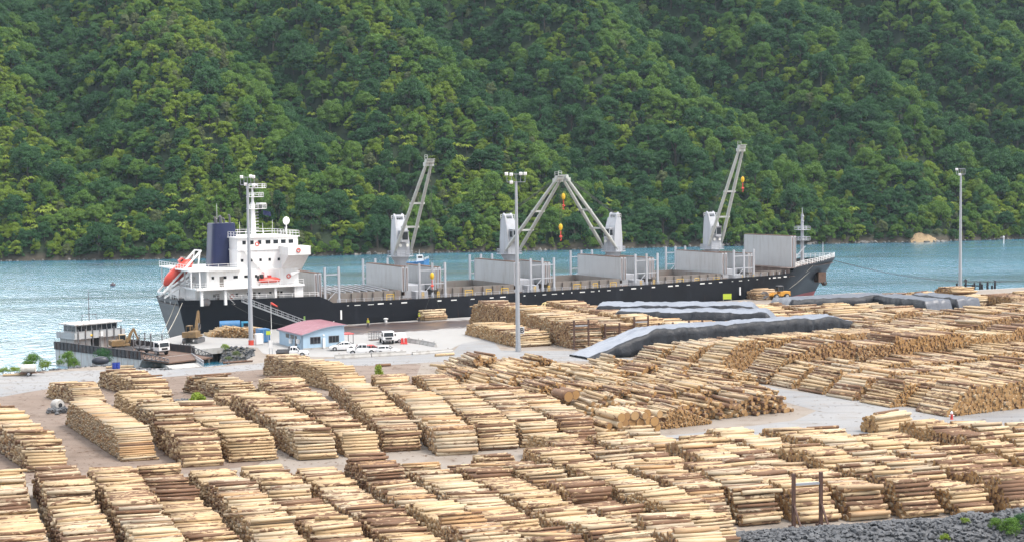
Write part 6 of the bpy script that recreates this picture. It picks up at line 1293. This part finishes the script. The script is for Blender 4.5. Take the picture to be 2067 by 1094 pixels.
# ---------------------------------------------------------------- things on the water
tp = at(838, 535, -2.5); tg = thing('fishing_boat', 'small blue and white fishing boat passing behind the ship\'s first crane', 'boat', tp, R(8))
mb = MB(); mb.loft([[(x, -w_, z), (x, w_, z), (x, w_*.6, -.5), (x, -w_*.6, -.5)] for x, w_, z in ((-5, 1.6, 1.1), (-1, 1.9, 1.1), (3, 1.6, 1.5), (5.2, .1, 2.2))]); mb.build('hull', mat('boat_blue', (.05, .22, .48), .4), tg)
mb = MB(); mb.prism([(.6, 1.2), (3.2, 1.3), (2.9, 3.6), (.6, 3.6)], -1.1, 1.1, None, 'y'); cb = mb.build('wheelhouse', M_WHITE, tg); mb = MB(); mb.box(1.0, 2.6, -1.13, -1.1, 2.5, 3.2); mb.box(1.0, 2.6, 1.1, 1.13, 2.5, 3.2); mb.build('window', M_GLASS, cb)
mb = MB(); mb.tube((1.6, 0, 3.6), (1.6, 0, 5.6), .07, .05, 6); mb.rail([(-4.8, -1.5, 1.1), (.4, -1.8, 1.1)], 1.0, .05, 1.3); mb.rail([(3.2, -1.5, 1.6), (5.0, -.2, 2.2)], .9, .05, .9); mb.build('mast', M_WHITE, tg)
t = thing('mooring_buoy', 'dark round mooring buoy floating left of the ship\'s stern', 'buoy', at(228, 577, -2.5)); mb = MB(); mb.ball((0, 0, .25), (.85, .85, .75), 12); mb.build('float', mat('buoy_dark', (.07, .05, .06), .5), t, smooth=True); mb = MB(); mb.tube((0, 0, .9), (0, 0, 1.25), .12, .12, 7); mb.build('shackle', M_RUSTY, t)
t = thing('channel_marker', 'white channel marker post near the far shore on the right', 'marker', at(2026, 492, -2.5)); mb = MB(); mb.tube((0, 0, -1), (0, 0, 3.0), .28, .22, 8); mb.build('post', M_WHITE, t); mb = MB(); mb.lathe([(.4, 2.6), (.4, 3.0), (.05, 3.4)], n=8); mb.build('cap', M_WHITE, t)
# ---------------------------------------------------------------- people
M_SKIN = mat('skin', (.45, .27, .19), .6, .05); M_CLOTH = mat('dark_cloth', (.03, .035, .05), .85)
def person(label, p, rz, top, trousers, hat, arms=((.28, .05, .85), (-.28, .05, .85)), s=1.0, stride=.12):
    t = thing('person', label, 'person', p, rz); t.scale = (s, s, s); nodes = []; edges = []; rad = []
    def nd(v, r_, par=None): nodes.append(v); rad.append((r_, r_)); k = len(nodes)-1; (edges.append((par, k)) if par is not None else None); return k
    pel = nd((0, 0, .95), .15); wa = nd((0, 0, 1.12), .13, pel); ch = nd((0, 0, 1.36), .17, wa); nk = nd((0, .0, 1.5), .06, ch); hd = nd((0, .02, 1.58), .075, nk); hd2 = nd((0, .03, 1.68), .1, hd); nd((0, .02, 1.77), .07, hd2); nd((0, .14, 1.655), .02, hd2)
    for sg, (hx, hy, hz) in zip((1, -1), arms):
        sh = nd((sg*.2, 0, 1.43), .07, ch); el = nd((sg*.2+(hx-sg*.2)*.55, hy*.3-.04, 1.43+(hz-1.43)*.5), .05, sh); wr = nd((hx, hy, hz), .035, el); pm = nd((hx, hy+.04, hz-.07), .04, wr)
        for k in range(4): f1_ = nd((hx+sg*(.0), hy+.01+k*.022, hz-.13-.01*(k in (1, 2))), .011, pm); nd((hx-sg*.015, hy+.015+k*.022, hz-.17-.012*(k in (1, 2))), .009, f1_)
        nd((hx-sg*.02, hy+.1, hz-.1), .012, pm)
    for sg in (1, -1):
        hp_ = nd((sg*.1, 0, .88), .1, pel); kn = nd((sg*.11, sg*stride*.5+.02, .5), .07, hp_); an = nd((sg*.12, sg*stride, .09), .045, kn); nd((sg*.13, sg*stride+.17, .04), .04, an)
    me = bpy.data.meshes.new('body'); me.from_pydata(nodes, edges, []); o = bpy.data.objects.new('body', me); C.objects.link(o); o.parent = t
    sk = o.modifiers.new('skin', 'SKIN'); me.skin_vertices[0].data.foreach_set('radius', [x for r_ in rad for x in r_]); me.skin_vertices[0].data[0].use_root = True
    o.modifiers.new('smooth', 'SUBSURF').render_levels = 1; me.materials.append(M_SKIN)
    def shell(nm, vs_, es_, rs_, m_):
        me = bpy.data.meshes.new(nm); me.from_pydata(vs_, es_, []); q = bpy.data.objects.new(nm, me); C.objects.link(q); q.parent = t; q.modifiers.new('skin', 'SKIN'); me.skin_vertices[0].data.foreach_set('radius', [x for r_ in rs_ for x in (r_, r_)]); me.skin_vertices[0].data[0].use_root = True; q.modifiers.new('smooth', 'SUBSURF').render_levels = 1; me.materials.append(m_)
    v = [(0, 0, .96), (0, 0, 1.12), (0, 0, 1.36), (0, 0, 1.46)]; e_ = [(0, 1), (1, 2), (2, 3)]; r_ = [.17, .155, .19, .08]
    for sg, (hx, hy, hz) in zip((1, -1), arms): k = len(v); v += [(sg*.2, 0, 1.43), (sg*.2+(hx-sg*.2)*.55, hy*.3-.04, 1.43+(hz-1.43)*.5), (hx-(hx-sg*.2)*.1, hy*.85, hz+.06)]; e_ += [(2, k), (k, k+1), (k+1, k+2)]; r_ += [.085, .065, .05]
    shell('jacket', v, e_, r_, top)
    v = [(0, 0, .96)]; e_ = []; r_ = [.16]
    for sg in (1, -1): k = len(v); v += [(sg*.1, 0, .86), (sg*.11, sg*stride*.5+.02, .5), (sg*.12, sg*stride, .12)]; e_ += [(0, k), (k, k+1), (k+1, k+2)]; r_ += [.115, .088, .065]
    shell('trousers', v, e_, r_, trousers)
    mb = MB(); mb.lathe([(.135, 1.70), (.13, 1.76), (.1, 1.82), (.02, 1.845)], (0, .02, 0), 12); mb.box(-.09, .09, .1, .2, 1.70, 1.715); mb.build('helmet', hat, t, smooth=True)
    mb = MB()
    for sg in (1, -1): mb.box(sg*.13-.05, sg*.13+.05, sg*stride-.07, sg*stride+.2, 0, .1)
    mb.build('boots', M_BLACK, t, bevel=.02); return t
person('worker in a yellow hi vis jacket and dark trousers standing on the wet wharf', at(743, 661), R(150), M_HIVIS, M_CLOTH, M_YELLOW)
person('worker in a hi vis jacket standing beside the slung log bundle', at(846, 649), R(-60), M_HIVIS, M_CLOTH, M_HIVIS, ((.35, .3, 1.1), (-.3, .1, .85)))
person('crew member in an orange boiler suit on the ship\'s stern deck', toW @ Vector((4.6, -8.4, 5.02)), R(120), M_ORANGE, M_ORANGE, M_WHITE)
t = thing('fire_hydrant', 'red and white marker hydrant at the left end of the front right row', 'hydrant', at(1921, 846)); mb = MB(); mb.lathe([(.22, 0), (.16, .1), (.14, .6), (.2, .65)], n=10); mb.build('standpipe', M_RED, t); mb = MB(); mb.lathe([(.16, .65), (.18, .8), (.05, 1.0)], n=10); mb.build('cap', M_WHITE, t); mb = MB(); mb.tube((-.3, 0, .45), (.3, 0, .45), .08, .08, 8); mb.build('outlet', M_WHITE, t)

# bark litter trodden into the yard between the stacks
mb = MB(); M_LIT = mat('bark_litter', (.16, .095, .06), .95, .4, 3)
for _ in range(9000):
    q = random.random()
    if q < .45: c = Vector((random.uniform(-62, 60), random.uniform(100, 160), 0))
    elif q < .75: c = Vector((random.uniform(-75, 10), random.uniform(160, 235), 0))
    else: c = Vector((random.uniform(0, 110), random.uniform(165, 290), 0))
    a_ = random.uniform(0, 3.14); l_ = random.uniform(.1, .4); w_ = random.uniform(.03, .09); d1 = Vector((math.cos(a_), math.sin(a_), 0))*l_; d2 = Vector((-math.sin(a_), math.cos(a_), 0))*w_; c.z = .03
    mb.add([c-d1, c-d2*1.0+Vector((0, 0, .02)), c+d1, c+d2+Vector((0, 0, .02))], [(0, 1, 2, 3)])
o = mb.build('bark_litter', M_LIT); tag(o, 'scraps of brown bark littering the yard between the log stacks', 'bark', kind='stuff')

for dx, dy, key, s_, lab in ((-3.5, 4.2, 'mid', 1.6, 'green bush at the upper left of the bare clay bank'), (.5, 3.4, 'dark', 1.3, 'dark bush in the middle of the bare clay bank'), (5.5, 3.0, 'grey', 1.4, 'grey green bush at the right end of the bare clay bank')):
    x_ = cl.x+dx; bush(0, 0, key, s_, lab, .9, Vector((x_, shore_y(x_)+dy, hill(x_, dy)+.4)))
# ================================================================ HAZE
m, nt, b = newmat('haze'); nt.nodes.remove(b); vp = N(nt, 'ShaderNodeVolumePrincipled'); vp.inputs['Color'].default_value = (.68, .87, 1, 1); vp.inputs['Density'].default_value = 6e-05; vp.inputs['Anisotropy'].default_value = .1
nt.links.new(vp.outputs[0], nt.nodes['Material Output'].inputs['Volume'])
mb = MB(); mb.box(-1560, 1560, -60, 1460, -9.5, 270); o = mb.build('haze', m); tag(o, 'pale thin haze filling the air over the harbour', 'haze', kind='stuff')
